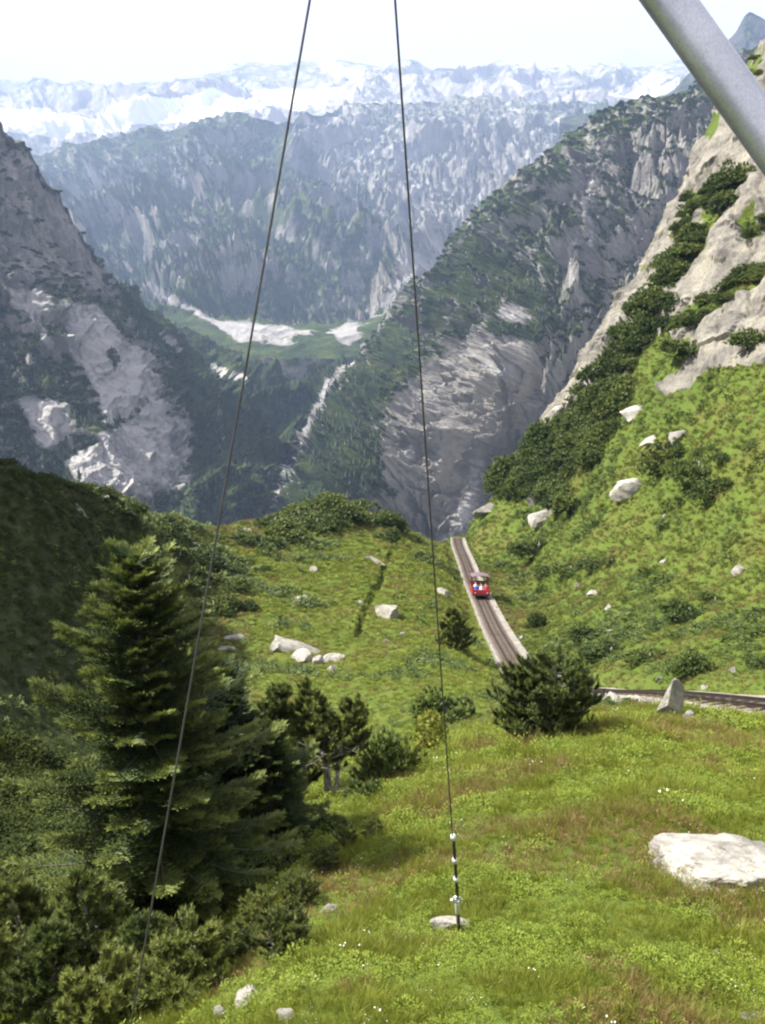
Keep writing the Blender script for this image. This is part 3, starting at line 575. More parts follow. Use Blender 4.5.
def make_spruce(h, rmax, seed, whorls=30, per=7, dens=1.0):
    rg = np.random.default_rng(seed); fo = Geo(); wd = Geo(); br = Geo()
    zz = np.linspace(0, h, 14); tr = 0.021 * h * (1 - zz / h) ** 0.9 + 0.008
    wd.tube(np.stack([0.03 * np.sin(zz * 1.1), 0.03 * np.cos(zz * .8), zz], 1), tr, 8)
    TP = []; TD = []; TL = []; TT = []
    for i in range(whorls):
        f = (i + 0.3) / whorls; z0 = h * (0.03 + 0.955 * f ** 0.93)
        q = 1 - z0 / h; R = rmax * (q ** 0.56) * (0.90 if q < .85 else 0.85)
        nb = max(4, int(per * (0.55 + 0.6 * q)))
        for k in range(nb):
            az = rg.uniform(0, 2 * math.pi) if q > .4 else (k + rg.uniform(-.3, .3)) / nb * 2 * math.pi + i * 2.4
            Lb = R * rg.uniform(0.55, 1.15) * (1 + .16 * math.sin(az * 2 + i * .9 + seed)) + 0.06
            el0 = 0.75 - 0.95 * q + rg.uniform(-.10, .10)
            s = np.linspace(0, 1, 9); o = np.array([math.cos(az), math.sin(az), 0])
            droop = -0.34 * q * s ** 1.2 + 0.26 * q * s ** 3.2
            Pb = np.array([0, 0, z0 + rg.uniform(-.06, .06)]) + o * (s * Lb * math.cos(el0))[:, None] + np.array([0, 0, 1.]) * (s * Lb * math.sin(el0) + droop * Lb)[:, None]
            br.tube(Pb, 0.010 * Lb * (1 - s * .85) + 0.003, 4)
            db = unit(np.gradient(Pb, axis=0)); nt = max(5, int(Lb * 15 * dens)); shade = rg.uniform(-.08, .08)
            for j in range(nt):
                sj = 0.06 + 0.94 * (j + rg.uniform(0, .8)) / nt; sj = min(sj, 1)
                ix = sj * 8; a = int(min(ix, 7)); p = Pb[a] + (Pb[a + 1] - Pb[a]) * (ix - a); d = db[a]
                sd = unit(np.cross(d, [0, 0, 1.])); 
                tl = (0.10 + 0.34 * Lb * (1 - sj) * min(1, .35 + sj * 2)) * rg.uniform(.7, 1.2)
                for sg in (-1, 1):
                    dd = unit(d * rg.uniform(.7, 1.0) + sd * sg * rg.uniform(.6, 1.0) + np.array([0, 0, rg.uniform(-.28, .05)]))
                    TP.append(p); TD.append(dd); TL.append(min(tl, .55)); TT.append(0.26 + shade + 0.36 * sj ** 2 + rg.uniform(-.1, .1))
            TP.append(Pb[-2]); TD.append(db[-1]); TL.append(0.16); TT.append(0.75)
    TP.append(np.array([0, 0, h - .35])); TD.append(np.array([0, 0, 1.])); TL.append(.45); TT.append(.7)
    TP = np.array(TP); TD = np.array(TD); TL = np.array(TL); TT = np.array(TT)
    sd = unit(np.cross(TD, [0, 0.01, 1.])); up = np.cross(sd, TD)
    for st in np.linspace(0.04, 1.0, 5):
        p = TP + TD * (TL * st)[:, None]
        for ang in (-1.2, 0.0, 1.2):
            rd = sd * math.sin(ang) + up * math.cos(ang) * 0.75
            d = unit(TD * 0.85 + rd * 0.8 + rg.normal(0, .16, TD.shape))
            fo.blades(p, d, rg.uniform(.06, .105, len(p)), 0.018, unit(np.cross(d, up + .3 * sd)), TT + 0.12 * st - .05 + rg.uniform(-.06, .06, len(p)), .12)
    return fo, wd, br
def tufts(fo, P, D, n, ln, w, rg, tint, along=0.10, spread=0.9):
    m = len(P)
    for k in range(n):
        r = unit(rg.normal(size=(m, 3))); d = unit(D + r * spread * rg.uniform(.5, 1.1, (m, 1)))
        p = P - D * (along * rg.uniform(0, 1, (m, 1)))
        fo.blades(p, d, ln * rg.uniform(.7, 1.15, m), w, unit(np.cross(d, r + 1e-3)), tint + rg.uniform(-.1, .1, m), .14)
def make_pine(h, rad, seed, stems=1, nb=34, sub=6, needles=22, nl=0.10, nw=0.007, low=0.12, bare=0, shape='cone', tk=1.0):
    """stone pine or dwarf pine: upswept limbs that end in brushes of needles"""
    rg = np.random.default_rng(seed); fo = Geo(); wd = Geo(); br = Geo(); TP = []; TD = []; TT = []
    for st in range(stems):
        az = rg.uniform(0, 6.28); lean = 0 if stems == 1 else rg.uniform(.25, .75) * rad
        hs = h * (1 if st == 0 else rg.uniform(.6, .95)); z = np.linspace(0, hs, 9); f = z / hs
        tp = np.stack([math.cos(az) * lean * f ** .7 + .03 * h * np.sin(z * 2 + st), math.sin(az) * lean * f ** .7 + .03 * h * np.cos(z * 1.7 + st), z], 1)
        wd.tube(tp, (0.020 * h * (1 - f) ** .8 + .006) * tk / (1 if stems == 1 else 1.3), 7)
        TP.append(tp[-1]); TD.append([0, 0, 1.]); TT.append(.7)
        for k in range(max(6, nb // stems)):
            q = low + (1 - low) * ((k + rg.uniform(0, 1)) / max(6, nb // stems)) ** 0.85; q = min(q, .98)
            i = q * 8; a = int(min(i, 7)); p0 = tp[a] + (tp[a + 1] - tp[a]) * (i - a)
            if shape == 'cone': R = rad * (1.02 - q) ** 0.72 * rg.uniform(.7, 1.15)
            else: R = rad * math.sqrt(max(0.05, 1 - (q * .95) ** 2.2)) * rg.uniform(.65, 1.1) * (1 if stems == 1 else .82)
            R += .06; a2 = rg.uniform(0, 6.28); s = np.linspace(0, 1, 7); o = np.array([math.cos(a2), math.sin(a2), 0])
            el = rg.uniform(.0, .35); P = p0 + o * (s * R * math.cos(el))[:, None] + np.array([0, 0, 1.]) * (s * R * math.sin(el) + .42 * R * s ** 2.2)[:, None] + rg.normal(0, .012 * R, (7, 3)) * s[:, None]
            br.tube(P, (.012 * R + .004) * (1.05 - s * .8) * tk, 4); d = unit(np.gradient(P, axis=0))
            sh = rg.uniform(-.1, .1)
            for j in range(sub):
                sj = rg.uniform(.30, 1.0); i = sj * 6; a = int(min(i, 5)); p = P[a] + (P[a + 1] - P[a]) * (i - a)
                dd = unit(d[a] + rg.normal(0, .45, 3) + np.array([0, 0, .85])); ll = rg.uniform(.06, .20) * (0.6 + R * .5)
                e = p + dd * ll; br.tube(np.array([p, e]), np.array([.006, .003]) * tk, 3)
                TP += [e, p + dd * ll * .5]; TD += [unit(dd + np.array([0, 0, .5])), dd]; TT += [.46 + sh + .16 * sj, .36 + sh]
            TP.append(P[-1]); TD.append(unit(d[-1] + [0, 0, .6])); TT.append(.62)
    TP = np.array(TP); TD = np.array(TD, float); TT = np.array(TT)
    tufts(fo, TP, TD, needles, nl, nw, rg, TT, along=nl * 1.1)
    for k in range(bare):                                # bleached dead limbs
        z0 = rg.uniform(.02, .5) * h; az = rg.uniform(0, 6.28); s = np.linspace(0, 1, 7); R = rad * rg.uniform(.5, 1.1)
        P = np.array([0, 0, z0]) + np.stack([np.cos(az + s * .8) * s * R, np.sin(az + s * .8) * s * R, s * R * rg.uniform(.1, .9) + .05 * np.sin(s * 7)], 1)
        br.tube(P, .018 * (1.1 - s), 5)
        for j in range(4):
            a = rg.integers(2, 6); e = P[a] + rg.normal(0, .22, 3) + [0, 0, .12]; br.tube(np.array([P[a], (P[a] + e) / 2 + rg.normal(0, .03, 3), e]), [.009, .007, .003], 4)
    return fo, wd, br
def plant(name, geo, fm, wm, loc, label, cat, group=None, rz=0.0, sc=1.0, tilt=(0, 0)):
    fo, wd, br = geo
    root = link(name, None, None, label, cat, group, loc=loc, rot=(tilt[0], tilt[1], rz), scale=sc)
    if isinstance(fo, Geo): fo, wd, br = fo.mesh('crown', M[fm]), wd.mesh('trunk', M[wm], True), br.mesh('branches', M[wm], True)
    link('crown', fo, root); link('trunk', wd, root); link('branches', br, root)
    return root, (fo, wd, br)
print('kit', round(time.time() - T0, 1))
def base(u, v, y=None, sink=0.05):
    p = hit(u, v) if y is None else pix(u, v, y)
    if p is None: p = pix(u, v, 100)
    return np.array([p[0], p[1], float(ground_z(p[0], p[1])) - sink])
# ------------------------------------------------------------------ the trees in front
tb = base(166, 930, 11.9)
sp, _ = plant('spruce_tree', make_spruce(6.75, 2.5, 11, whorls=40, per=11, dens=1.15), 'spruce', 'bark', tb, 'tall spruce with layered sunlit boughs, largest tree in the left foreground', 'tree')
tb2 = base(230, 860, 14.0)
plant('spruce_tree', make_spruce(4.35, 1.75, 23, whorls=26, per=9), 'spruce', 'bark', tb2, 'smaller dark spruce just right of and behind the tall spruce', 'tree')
tb3 = base(272, 850, 13.6)
plant('spruce_tree', make_spruce(2.5, 1.4, 29, whorls=17, per=9), 'spruce', 'bark', tb3, 'low bushy spruce between the dark spruce and the stone pine', 'tree')
plant('stone_pine', make_pine(3.4, 1.0, 5, 1, 170, 14, 16, .11, .014, .15, 5), 'pine', 'greybark', base(283, 812, 18.2), 'slender upright stone pine with a pointed top, beside the low rock ledge', 'tree')
plant('stone_pine', make_pine(2.7, 1.05, 8, 3, 150, 13, 18, .11, .011, .38, 18, tk=1.3), 'pine', 'greybark', base(328, 812, 17.8), 'short stone pine showing bleached bare lower branches', 'tree')
pn, _ = plant('dwarf_pine', make_pine(2.35, 1.3, 31, 9, 330, 15, 14, .11, .013, .03, 3, 'dome'), 'pine', 'greybark', base(540, 742, 19.8), 'round dense pine bush on the meadow edge in front of the rails', 'bush')
plant('stone_pine', make_pine(3.1, 1.3, 37, 2, 130, 12, 14, .20, .030, .04, 0), 'pine', 'greybark', base(454, 650), 'small dark pine standing alone beside the lower track', 'tree', sc=1.25)
near_defs = [(28, 985, 9.9, 2.15, .70, 1, 'upright young pine at the left edge under the tall spruce'), (98, 1005, 9.3, 1.95, .66, 1, 'young pine with candle-like shoots in the bottom left corner beside the guy wire'),
             (60, 1030, 8.6, 1.35, .6, 1, 'short young pine between the two taller ones in the bottom left corner'), (150, 1020, 8.4, 1.15, .55, 1, 'small pointed pine at the bottom left beside the guy wire foot'), (186, 1030, 7.7, .75, .5, 3, 'low dwarf pine at the bottom edge beside pale stones'), (-10, 1040, 8.9, 1.7, .65, 1, 'young pine cut off by the left edge at the bottom'), (112, 1052, 7.7, .85, .5, 2, 'low dwarf pine at the bottom edge below the young pines')]
for k, (u, v, y, h, r, s, lab) in enumerate(near_defs):
    plant('dwarf_pine', make_pine(h, r, 50 + k, s, 120, 14, 17, .075, .0072, .04, 0, 'dome' if s > 1 else 'cone', tk=.7), 'pine', 'greybark', base(u, v, y), lab, 'bush')
SMALL = None
for k, (u, v, s, lab) in enumerate([(283, 955, 1.0, 'small upright dwarf pine on the grassy edge above the pale stones'), (262, 928, .9, 'small dwarf pine on the grassy edge nearest the tall spruce'), (300, 905, .85, 'small dwarf pine on the grassy edge left of the flat stone'),
                                    (325, 872, .8, 'little dwarf pine at the rim of the spruce shadow above the flat stone'), (346, 852, .7, 'little dwarf pine midway along the rim of the spruce shadow'), (372, 838, .65, 'little dwarf pine at the right end of the shadow rim'), (243, 960, .8, 'small dwarf pine between the edge row and the bottom stones')]):
    _, SMALL = plant('dwarf_pine', SMALL or make_pine(.85, .42, 61, 4, 90, 12, 20, .065, .006, .02, 0, 'dome'), 'pine', 'greybark', base(u, v), lab, 'bush', rz=k * 1.3, sc=s * .62)
# ------------------------------------------------------------------ shrubs on the slopes: four shapes, many individuals
def shrub_geo(seed, squash=.62, n=420, leaf=.15):
    rg = np.random.default_rng(seed); fo = Geo(); lobes = [(rg.uniform(-.55, .55), rg.uniform(-.55, .55), rg.uniform(.30, .55)) for _ in range(9)]
    P = []; D = []; T = []
    for lx, ly, lr in lobes:
        d = unit(rg.normal(size=(n // 6, 3))); d[:, 2] = np.abs(d[:, 2]); p = d * lr * rg.uniform(.72, 1.08, (len(d), 1)) * [1, 1, squash * 2.0] + [lx, ly, 0]
        P.append(p); D.append(unit(d + [0, 0, .7])); T.append(rg.uniform(.22, .62) + rg.uniform(-.13, .13, len(d)) + .12 * d[:, 2])
    P = np.concatenate(P); D = np.concatenate(D); T = np.concatenate(T)
    for k in range(7):
        r = unit(rg.normal(size=P.shape)); d = unit(D + .9 * r); fo.blades(P, d, leaf * rg.uniform(.7, 1.2, len(P)), .030, unit(np.cross(d, r)), T - .05, .15)
    wd = Geo(); br = Geo(); wd.tube(np.array([[0, 0, -.2], [0, 0, .2], [.05, 0, .5]]), [.05, .04, .02], 5)
    for lx, ly, lr in lobes: br.tube(np.array([[0, 0, .0], [lx * .6, ly * .6, .18], [lx, ly, lr * .8]]), [.03, .024, .01], 4)
    return fo.mesh('crown', M['shrub']), wd.mesh('trunk', M['greybark'], True), br.mesh('branches', M['greybark'], True)
SHR = [shrub_geo(70 + k, (.55, .75, .5, .9)[k]) for k in range(4)]
def shrub(u, v, wpx, label, k=0, group=None, hs=1.0, y=None, parts=True):
    p = base(u, v, y, .08); dist = p[1] * CP - p[2] * SP; s = wpx * dist / F / 1.75
    root = link('mountain_shrub', None, None, label, 'bush', group, loc=p, rot=(0, 0, random.uniform(0, 6.28)), scale=(s, s, s * hs))
    for nm, me in zip(('crown', 'trunk', 'branches'), SHR[k % 4]): link(nm, me, root)
    return root
random.seed(3)
for u, v, w, lab, k, hs in [
    (388, 778, 88, 'dark rounded shrub at the foot of the meadow right of the stone pines', 1, 1.25), (448, 722, 66, 'dark shrub crossed by the right guy wire below the lone small pine', 3, .9),
    (366, 800, 50, 'dark low shrub at the edge of the spruce shadow', 1, 1.0), (300, 868, 62, 'dark low shrub under the right boughs of the spruces', 2, .8), (335, 838, 56, 'dark low shrub between the spruces and the shadow edge', 0, .8), (258, 897, 58, 'dark low shrub at the foot of the tall spruce', 1, .8), (412, 760, 38, 'dark shrub tucked beside the yellow-green bush', 0, .9),
    (538, 553, 48, 'dark shrub right of the track below the pale slabs', 0, .9), (536, 626, 27, 'small round shrub standing alone right of the car', 1, 1.2),
    (698, 478, 62, 'broad dark shrub in the middle of the right meadow', 2, 1.0), (660, 470, 50, 'dark shrub beside the broad dark shrub on the right meadow', 3, .9), (672, 452, 44, 'dark shrub just above the broad shrub on the right meadow', 0, .9), (712, 498, 48, 'dark shrub below the broad shrub on the right meadow', 1, .8),
    (690, 618, 54, 'grey-green shrub with bare twigs on the right meadow', 2, .8), (715, 603, 34, 'small shrub beside the grey-green shrub on the right meadow', 0, .8),
    (694, 672, 52, 'shrub just above the upper rails at the right', 1, .85), (650, 660, 46, 'low shrub above the rails behind the standing stone', 2, .7), (610, 655, 52, 'low shrub above the rails beside the round pine bush', 0, .7), (590, 640, 40, 'low shrub behind the round pine bush', 3, .7),
    (764, 668, 34, 'shrub at the right edge above the rails', 3, .8), (127, 512, 46, 'dark shrub on the skyline of the left hill', 0, .8), (755, 345, 50, 'shrub at the foot of the pale cliff, right edge', 1, .7), (690, 352, 52, 'dark shrub below the pale cliff', 0, .8)]:
    shrub(u, v, w, lab, k, None, hs)
for k, (u, v, w) in enumerate([(520,577,26),(545,575,34),(570,572,36),(595,568,34),(612,562,24)]):
    shrub(u, v, w, 'low shrub in the long row across the slope right of the car', k, 'row of low shrubs right of the car', .7)
for k, (u, v, w) in enumerate([(262,548,52),(288,540,56),(318,528,52),(344,520,50),(372,522,46),(396,530,36),(300,520,50),(330,508,44),(360,508,36),(245,545,36),(275,525,40),(385,540,30)]):
    shrub(u, v, w, 'dense shrub on the knoll at the brink of the gorge', k, 'shrubs on the knoll above the gorge', .75)
for k, (u, v, w) in enumerate([(180,560,44),(205,568,46),(228,590,44),(160,545,40),(215,610,46),(245,610,30),(190,585,50),(150,575,44),(232,575,36),(170,530,36),(260,572,22)]):
    shrub(u, v, w, 'dark shrub scattered on the left bank of the meadow', k, 'shrubs on the left bank', .85)
rs = np.random.default_rng(12)
def in_poly(poly, n, rg):
    poly = np.asarray(poly, float); lo, hi = poly.min(0), poly.max(0); out = []
    while len(out) < n:
        q = rg.uniform(lo, hi, (n * 3, 2)); m = poly_mask(q[:, 0], q[:, 1], poly, .01) > .5; out += list(q[m])
    return np.array(out[:n])
BL = ['dark dwarf pine shrub in the dense green band climbing the slope below the cliff', 'dark shrub in the upper strip across the pale cliff', 'dark shrub on the narrow ledge high on the cliff', 'dark shrub in the cliff niche at the right edge', 'dark shrub on the cliff top behind the steel tube', 'dark shrub in the clump on the upper right meadow']
BANDS = [([(500,480),(560,425),(610,360),(650,300),(690,240),(722,190),(742,170),(748,186),(722,225),(690,270),(668,318),(640,372),(622,420),(600,455),(560,480),(600,500),(570,508),(545,490),(500,500)], 190, (24, 52)),
         ([(655,335),(700,300),(765,262),(765,282),(720,305),(680,335)], 34, (16, 32)), ([(672,240),(692,190),(716,182),(720,192),(696,222)], 22, (12, 24)), ([(742,228),(765,205),(765,235),(748,243)], 6, (12, 20)), ([(720,95),(765,50),(765,78),(738,104)], 12, (10, 20)), ([(660,480),(640,440),(735,430),(735,500)], 10, (20, 34))]
for bl_, (poly, n, (w0, w1)) in zip(BL, BANDS):
    for k, (u, v) in enumerate(in_poly(poly, n, rs)):
        p = hit(u, v)
        if p is None or p[1] > 210: continue
        s = rs.uniform(w0, w1) * p[1] / F / 1.75
        lab = bl_ if n < 100 else ('dwarf pine shrub at the foot of the dense band by the white slabs' if v > 470 else 'dark dwarf pine shrub in the lower half of the dense band on the slope' if v > 400 else 'dark dwarf pine shrub in the upper half of the dense band beside the pale cliff' if v > 300 else 'dark dwarf pine shrub at the narrow top of the band in the cliff cleft')
        o = link('mountain_shrub', SHR[k % 4][0], None, lab, 'bush', 'shrubs around the right cliff', loc=(p[0], p[1], p[2] - .2 * s), rot=(0, 0, rs.uniform(0, 6.28)), scale=(s, s, s * rs.uniform(.6, 1.0)))
# a light green leafy bush
al = Geo(); rg = np.random.default_rng(91); P = unit(rg.normal(size=(700, 3))) * rg.uniform(.3, 1, (700, 1)) ** .5 * [.5, .5, .75] + [0, 0, .75]; d = unit(rg.normal(size=P.shape) + [0, 0, .3]); sdv = unit(np.cross(d, rg.normal(size=P.shape)))
al.leaves(P, d, rg.uniform(.10, .17, 700), .045, sdv, np.cross(sdv, d), .5 + rg.uniform(-.2, .25, 700))
wd = Geo(); br = Geo(); wd.tube(np.array([[0, 0, -.1], [.02, 0, .4], [0, .03, 1.1]]), [.03, .022, .008], 5)
for k in range(10): e = np.array([rg.uniform(-.4, .4), rg.uniform(-.4, .4), rg.uniform(.5, 1.3)]); br.tube(np.array([[0, 0, .2], e * .6, e]), [.012, .009, .004], 4)
plant('leafy_bush', (al, wd, br), 'alder', 'bark', base(430, 757), 'yellow-green leafy bush among dark shrubs left of the guy wire', 'bush', sc=1.0)
print('plants', round(time.time() - T0, 1))
# ------------------------------------------------------------------ scattering of uncountable plants
def scatter(name, label, templates, P, rz, s, idx, cat='grass', tilt=0.2):
    c = bpy.data.collections.new(name + '_kinds')
    for k, me in enumerate(templates): c.objects.link(bpy.data.objects.new('%s_kind_%02d' % (name, k), me))
    me = bpy.data.meshes.new(name); me.vertices.add(len(P)); me.vertices.foreach_set('co', np.asarray(P, np.float32).ravel())
    rg = np.random.default_rng(len(P)); rot = np.stack([rg.normal(0, tilt, len(P)), rg.normal(0, tilt, len(P)), rz], 1).astype(np.float32)
    me.attributes.new('rot', 'FLOAT_VECTOR', 'POINT').data.foreach_set('vector', rot.ravel())
    me.attributes.new('scl', 'FLOAT', 'POINT').data.foreach_set('value', np.asarray(s, np.float32))
    me.attributes.new('idx', 'INT', 'POINT').data.foreach_set('value', np.asarray(idx, np.int32))
    o = link(name, me, None, label, cat, kind='stuff')
    ng = bpy.data.node_groups.new(name + '_nodes', 'GeometryNodeTree')
    ng.interface.new_socket('Geometry', in_out='INPUT', socket_type='NodeSocketGeometry'); ng.interface.new_socket('Geometry', in_out='OUTPUT', socket_type='NodeSocketGeometry')
    gi = N(ng, 'NodeGroupInput'); go = N(ng, 'NodeGroupOutput'); ip = N(ng, 'GeometryNodeInstanceOnPoints'); ci = N(ng, 'GeometryNodeCollectionInfo')
    ci.inputs['Collection'].default_value = c; ci.inputs['Separate Children'].default_value = True; ci.inputs['Reset Children'].default_value = True
    ip.inputs['Pick Instance'].default_value = True
    def na(n, tp):
        q = N(ng, 'GeometryNodeInputNamedAttribute', data_type=tp); q.inputs['Name'].default_value = n
        return next(s_ for s_ in q.outputs if s_.enabled and s_.name == 'Attribute')
    L(ng, gi.outputs[0], ip.inputs['Points']); L(ng, ci.outputs[0], ip.inputs['Instance']); L(ng, na('idx', 'INT'), ip.inputs['Instance Index'])
    L(ng, na('rot', 'FLOAT_VECTOR'), ip.inputs['Rotation']); L(ng, na('scl', 'FLOAT'), ip.inputs['Scale']); L(ng, ip.outputs[0], go.inputs[0])
    md = o.modifiers.new('scatter', 'NODES'); md.node_group = ng
    return o
def grass_tuft(seed, n, h, w, spread, mat, curve=.35):
    rg = np.random.default_rng(seed); g = Geo()
    az = rg.uniform(0, 6.28, n); r = spread * np.sqrt(rg.uniform(0, 1, n)); p = np.stack([np.cos(az) * r, np.sin(az) * r, 0 * r], 1)
    lean = unit(np.stack([np.cos(az + rg.normal(0, .8, n)), np.sin(az + rg.normal(0, .8, n)), rg.uniform(1.0, 3.0, n)], 1)); ll = h * rg.uniform(.5, 1.1, n)
    sd_ = unit(np.cross(lean, rg.normal(size=(n, 3)))); mid = p + lean * (ll * .55)[:, None]; d2 = unit(lean + np.stack([np.cos(az), np.sin(az), -.1 + 0 * az], 1) * curve * rg.uniform(.4, 2, (n, 1)))
    V = np.stack([p - sd_ * w, p + sd_ * w, mid + sd_ * w * .8, mid - sd_ * w * .8, mid + d2 * (ll * .5)[:, None]], 1).reshape(-1, 3)
    i = np.arange(n)[:, None] * 5; f = np.concatenate([i + [0, 1, 2], i + [0, 2, 3], i + [3, 2, 4]])
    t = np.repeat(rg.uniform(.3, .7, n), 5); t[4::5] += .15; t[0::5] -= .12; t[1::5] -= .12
    g.add(V, f, t); return g.mesh('tuft', M[mat])
def herb(seed, n, h, leaf, mat, w=.35):
    rg = np.random.default_rng(seed); g = Geo()
    az = rg.uniform(0, 6.28, n); r = h * .75 * np.sqrt(rg.uniform(0, 1, n)); p = np.stack([np.cos(az) * r, np.sin(az) * r, rg.uniform(.15, 1, n) * h * (1 - .5 * (r / (h * .75)) ** 2)], 1)
    d = unit(np.stack([np.cos(az) , np.sin(az), rg.uniform(-.1, .8, n)], 1) + rg.normal(0, .4, (n, 3))); s_ = unit(np.cross(d, [0, 0, 1.])); nr = np.cross(s_, d)
    g.leaves(p, d, leaf * rg.uniform(.6, 1.2, n), leaf * w, s_, nr, .45 + rg.uniform(-.2, .25, n) + .15 * p[:, 2] / h)
    return g.mesh('herb', M[mat])
M['petal'] = leaf_mat('white_petals', (.5, .5, .42), (.7, .7, .62), (.8, .8, .75), .3)
TPL = [grass_tuft(1, 30, .18, .0024, .06, 'grass'), grass_tuft(2, 38, .13, .0027, .08, 'grass', .6), herb(3, 40, .11, .028, 'herb', .3), herb(4, 52, .17, .040, 'herb', .2), herb(5, 34, .08, .023, 'herb', .4), grass_tuft(6, 22, .20, .0018, .05, 'dry', .3), grass_tuft(8, 36, .26, .0026, .08, 'grass', .5), herb(9, 30, .10, .026, 'dry', .3), herb(10, 7, .17, .020, 'petal', .5), herb(11, 60, .22, .045, 'rose_shade', .35)]
FAR = [grass_tuft(21, 40, .36, .012, .30, 'heath', .6), grass_tuft(22, 44, .28, .014, .36, 'heath', .8), herb(23, 46, .30, .13, 'shrub', .4), grass_tuft(24, 34, .36, .010, .3, 'dry', .4), herb(25, 50, .26, .12, 'heath', .4), herb(26, 60, .42, .13, 'rose_shade', .4), herb(27, 70, .55, .15, 'rose_shade', .36), grass_tuft(28, 44, .30, .013, .34, 'grass', .7), herb(29, 50, .24, .11, 'herb', .4)]
def ring(n, r0, r1, a0, a1, rg, pw=1.0):
    r = np.exp(rg.uniform(math.log(r0), math.log(r1), n)) if pw == 0 else (r0 ** (pw + 1) + rg.uniform(0, 1, n) * (r1 ** (pw + 1) - r0 ** (pw + 1))) ** (1 / (pw + 1))
    a = np.radians(rg.uniform(a0, a1, n)); x = r * np.sin(a); y = r * np.cos(a); return x, y, r
def not_track(x, y, w):
    d = np.full(len(x), 1e9)
    for p in TRK_S[::2]: d = np.minimum(d, np.hypot(x - p[0], y - p[1]))
    return d > w
rg = np.random.default_rng(101)
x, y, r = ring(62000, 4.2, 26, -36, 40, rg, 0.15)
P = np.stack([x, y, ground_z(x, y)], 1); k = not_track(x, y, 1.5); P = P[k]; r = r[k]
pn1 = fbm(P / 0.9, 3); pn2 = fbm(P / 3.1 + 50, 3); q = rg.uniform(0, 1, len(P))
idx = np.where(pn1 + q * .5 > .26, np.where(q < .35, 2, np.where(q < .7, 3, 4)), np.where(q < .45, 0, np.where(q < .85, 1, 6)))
idx = np.where((pn2 > .20) & (q > .45), np.where(q > .85, 7, 5), idx); idx = np.where((interp2(HEATH_SHADE, RR, TH, r, np.arctan2(P[:, 0], P[:, 1])) > .4) & (q < .8), 9, idx); idx = np.where(rg.uniform(0, 1, len(P)) < .005, 8, idx); s = rg.uniform(.55, 1.2, len(P)) * np.clip(r / 11, .8, 1.9) * (1 + .7 * np.clip(fbm(P / 1.6 + 20, 3), -.4, 1))
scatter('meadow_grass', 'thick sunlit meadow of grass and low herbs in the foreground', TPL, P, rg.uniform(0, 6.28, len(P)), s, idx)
x, y, r = ring(90000, 22, 190, -36, 38, rg, 0.1)
P = np.stack([x, y, ground_z(x, y)], 1); rk_ = interp2(rock, RR, TH, r, np.arctan2(x, y)); k = not_track(x, y, 1.55) & (rk_ < .4); P = P[k]; r = r[k]
pn1 = fbm(P / 7, 3); q = rg.uniform(0, 1, len(P)); U, V = proj(P)
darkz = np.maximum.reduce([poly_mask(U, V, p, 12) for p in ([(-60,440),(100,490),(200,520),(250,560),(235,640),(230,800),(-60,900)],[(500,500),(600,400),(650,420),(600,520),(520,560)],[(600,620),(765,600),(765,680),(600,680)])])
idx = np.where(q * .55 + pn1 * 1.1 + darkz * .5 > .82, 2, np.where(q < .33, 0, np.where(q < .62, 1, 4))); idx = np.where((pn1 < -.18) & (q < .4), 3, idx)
idx = np.where((interp2(HEATH_SHADE, RR, TH, r, np.arctan2(P[:, 0], P[:, 1])) > .4) & (q < .8), 9, idx); idx = np.where(rg.uniform(0, 1, len(P)) < .005, 8, idx); mead = poly_mask(U, V, [(225,550),(300,535),(420,535),(450,545),(500,660),(480,730),(330,745),(240,690),(255,640)], 14); idx = np.where((mead > rg.uniform(.2, 1.2, len(P))) & (idx < 2), 7, idx); idx = np.where((mead > .5) & (idx == 4), 8, idx)
hh_ = interp2(HEATH_SHADE, RR, TH, r, np.arctan2(P[:, 0], P[:, 1])); idx = np.where(hh_ > rg.uniform(.1, .9, len(P)), np.where(q < .86, np.where(q < .5, 5, 6), idx), idx)
s = rg.uniform(.55, 1.2, len(P)) * np.clip(r / 75, .42, 1.35) * np.where(idx == 2, rg.uniform(.6, 2.1, len(P)), 1)
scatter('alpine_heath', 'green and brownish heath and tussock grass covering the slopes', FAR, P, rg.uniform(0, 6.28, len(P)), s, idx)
# far forest and scrub on the mountains
def conifer(seed, h, r):
    rg = np.random.default_rng(seed); g = Geo()
    for lv in range(5):
        f = lv / 5; k = 7; a = np.linspace(0, 6.28, k, endpoint=False) + rg.uniform(0, 1); rr = r * (1 - f * .86) * rg.uniform(.75, 1.2, k); z0 = h * (.06 + .8 * f); z1 = min(h, z0 + h * .34)
        V = np.concatenate([np.stack([np.cos(a) * rr, np.sin(a) * rr, z0 + rg.uniform(-.05, .05, k) * h], 1), [[0, 0, z1]]]); g.add(V, [[i, (i + 1) % k, k] for i in range(k)], .4 + .1 * lv * .5)
    return g.mesh('conifer', M['forest'])
def lump(seed):
    rg = np.random.default_rng(seed); g = Geo(); P = unit(rg.normal(size=(60, 3))) * [1, 1, .7]; P[:, 2] = np.abs(P[:, 2]); d = unit(P + rg.normal(0, .5, P.shape)); g.blades(P * .7, d, .8, .35, unit(np.cross(d, rg.normal(size=P.shape))), .45 + rg.uniform(-.2, .2, 60)); return g.mesh('lump', M['forest'])
WT = [conifer(1, 11, 2.6), conifer(2, 8, 2.4), conifer(3, 13, 2.8)]; LT = [lump(4), lump(5)]
Pn = []; Sn = []; In = []
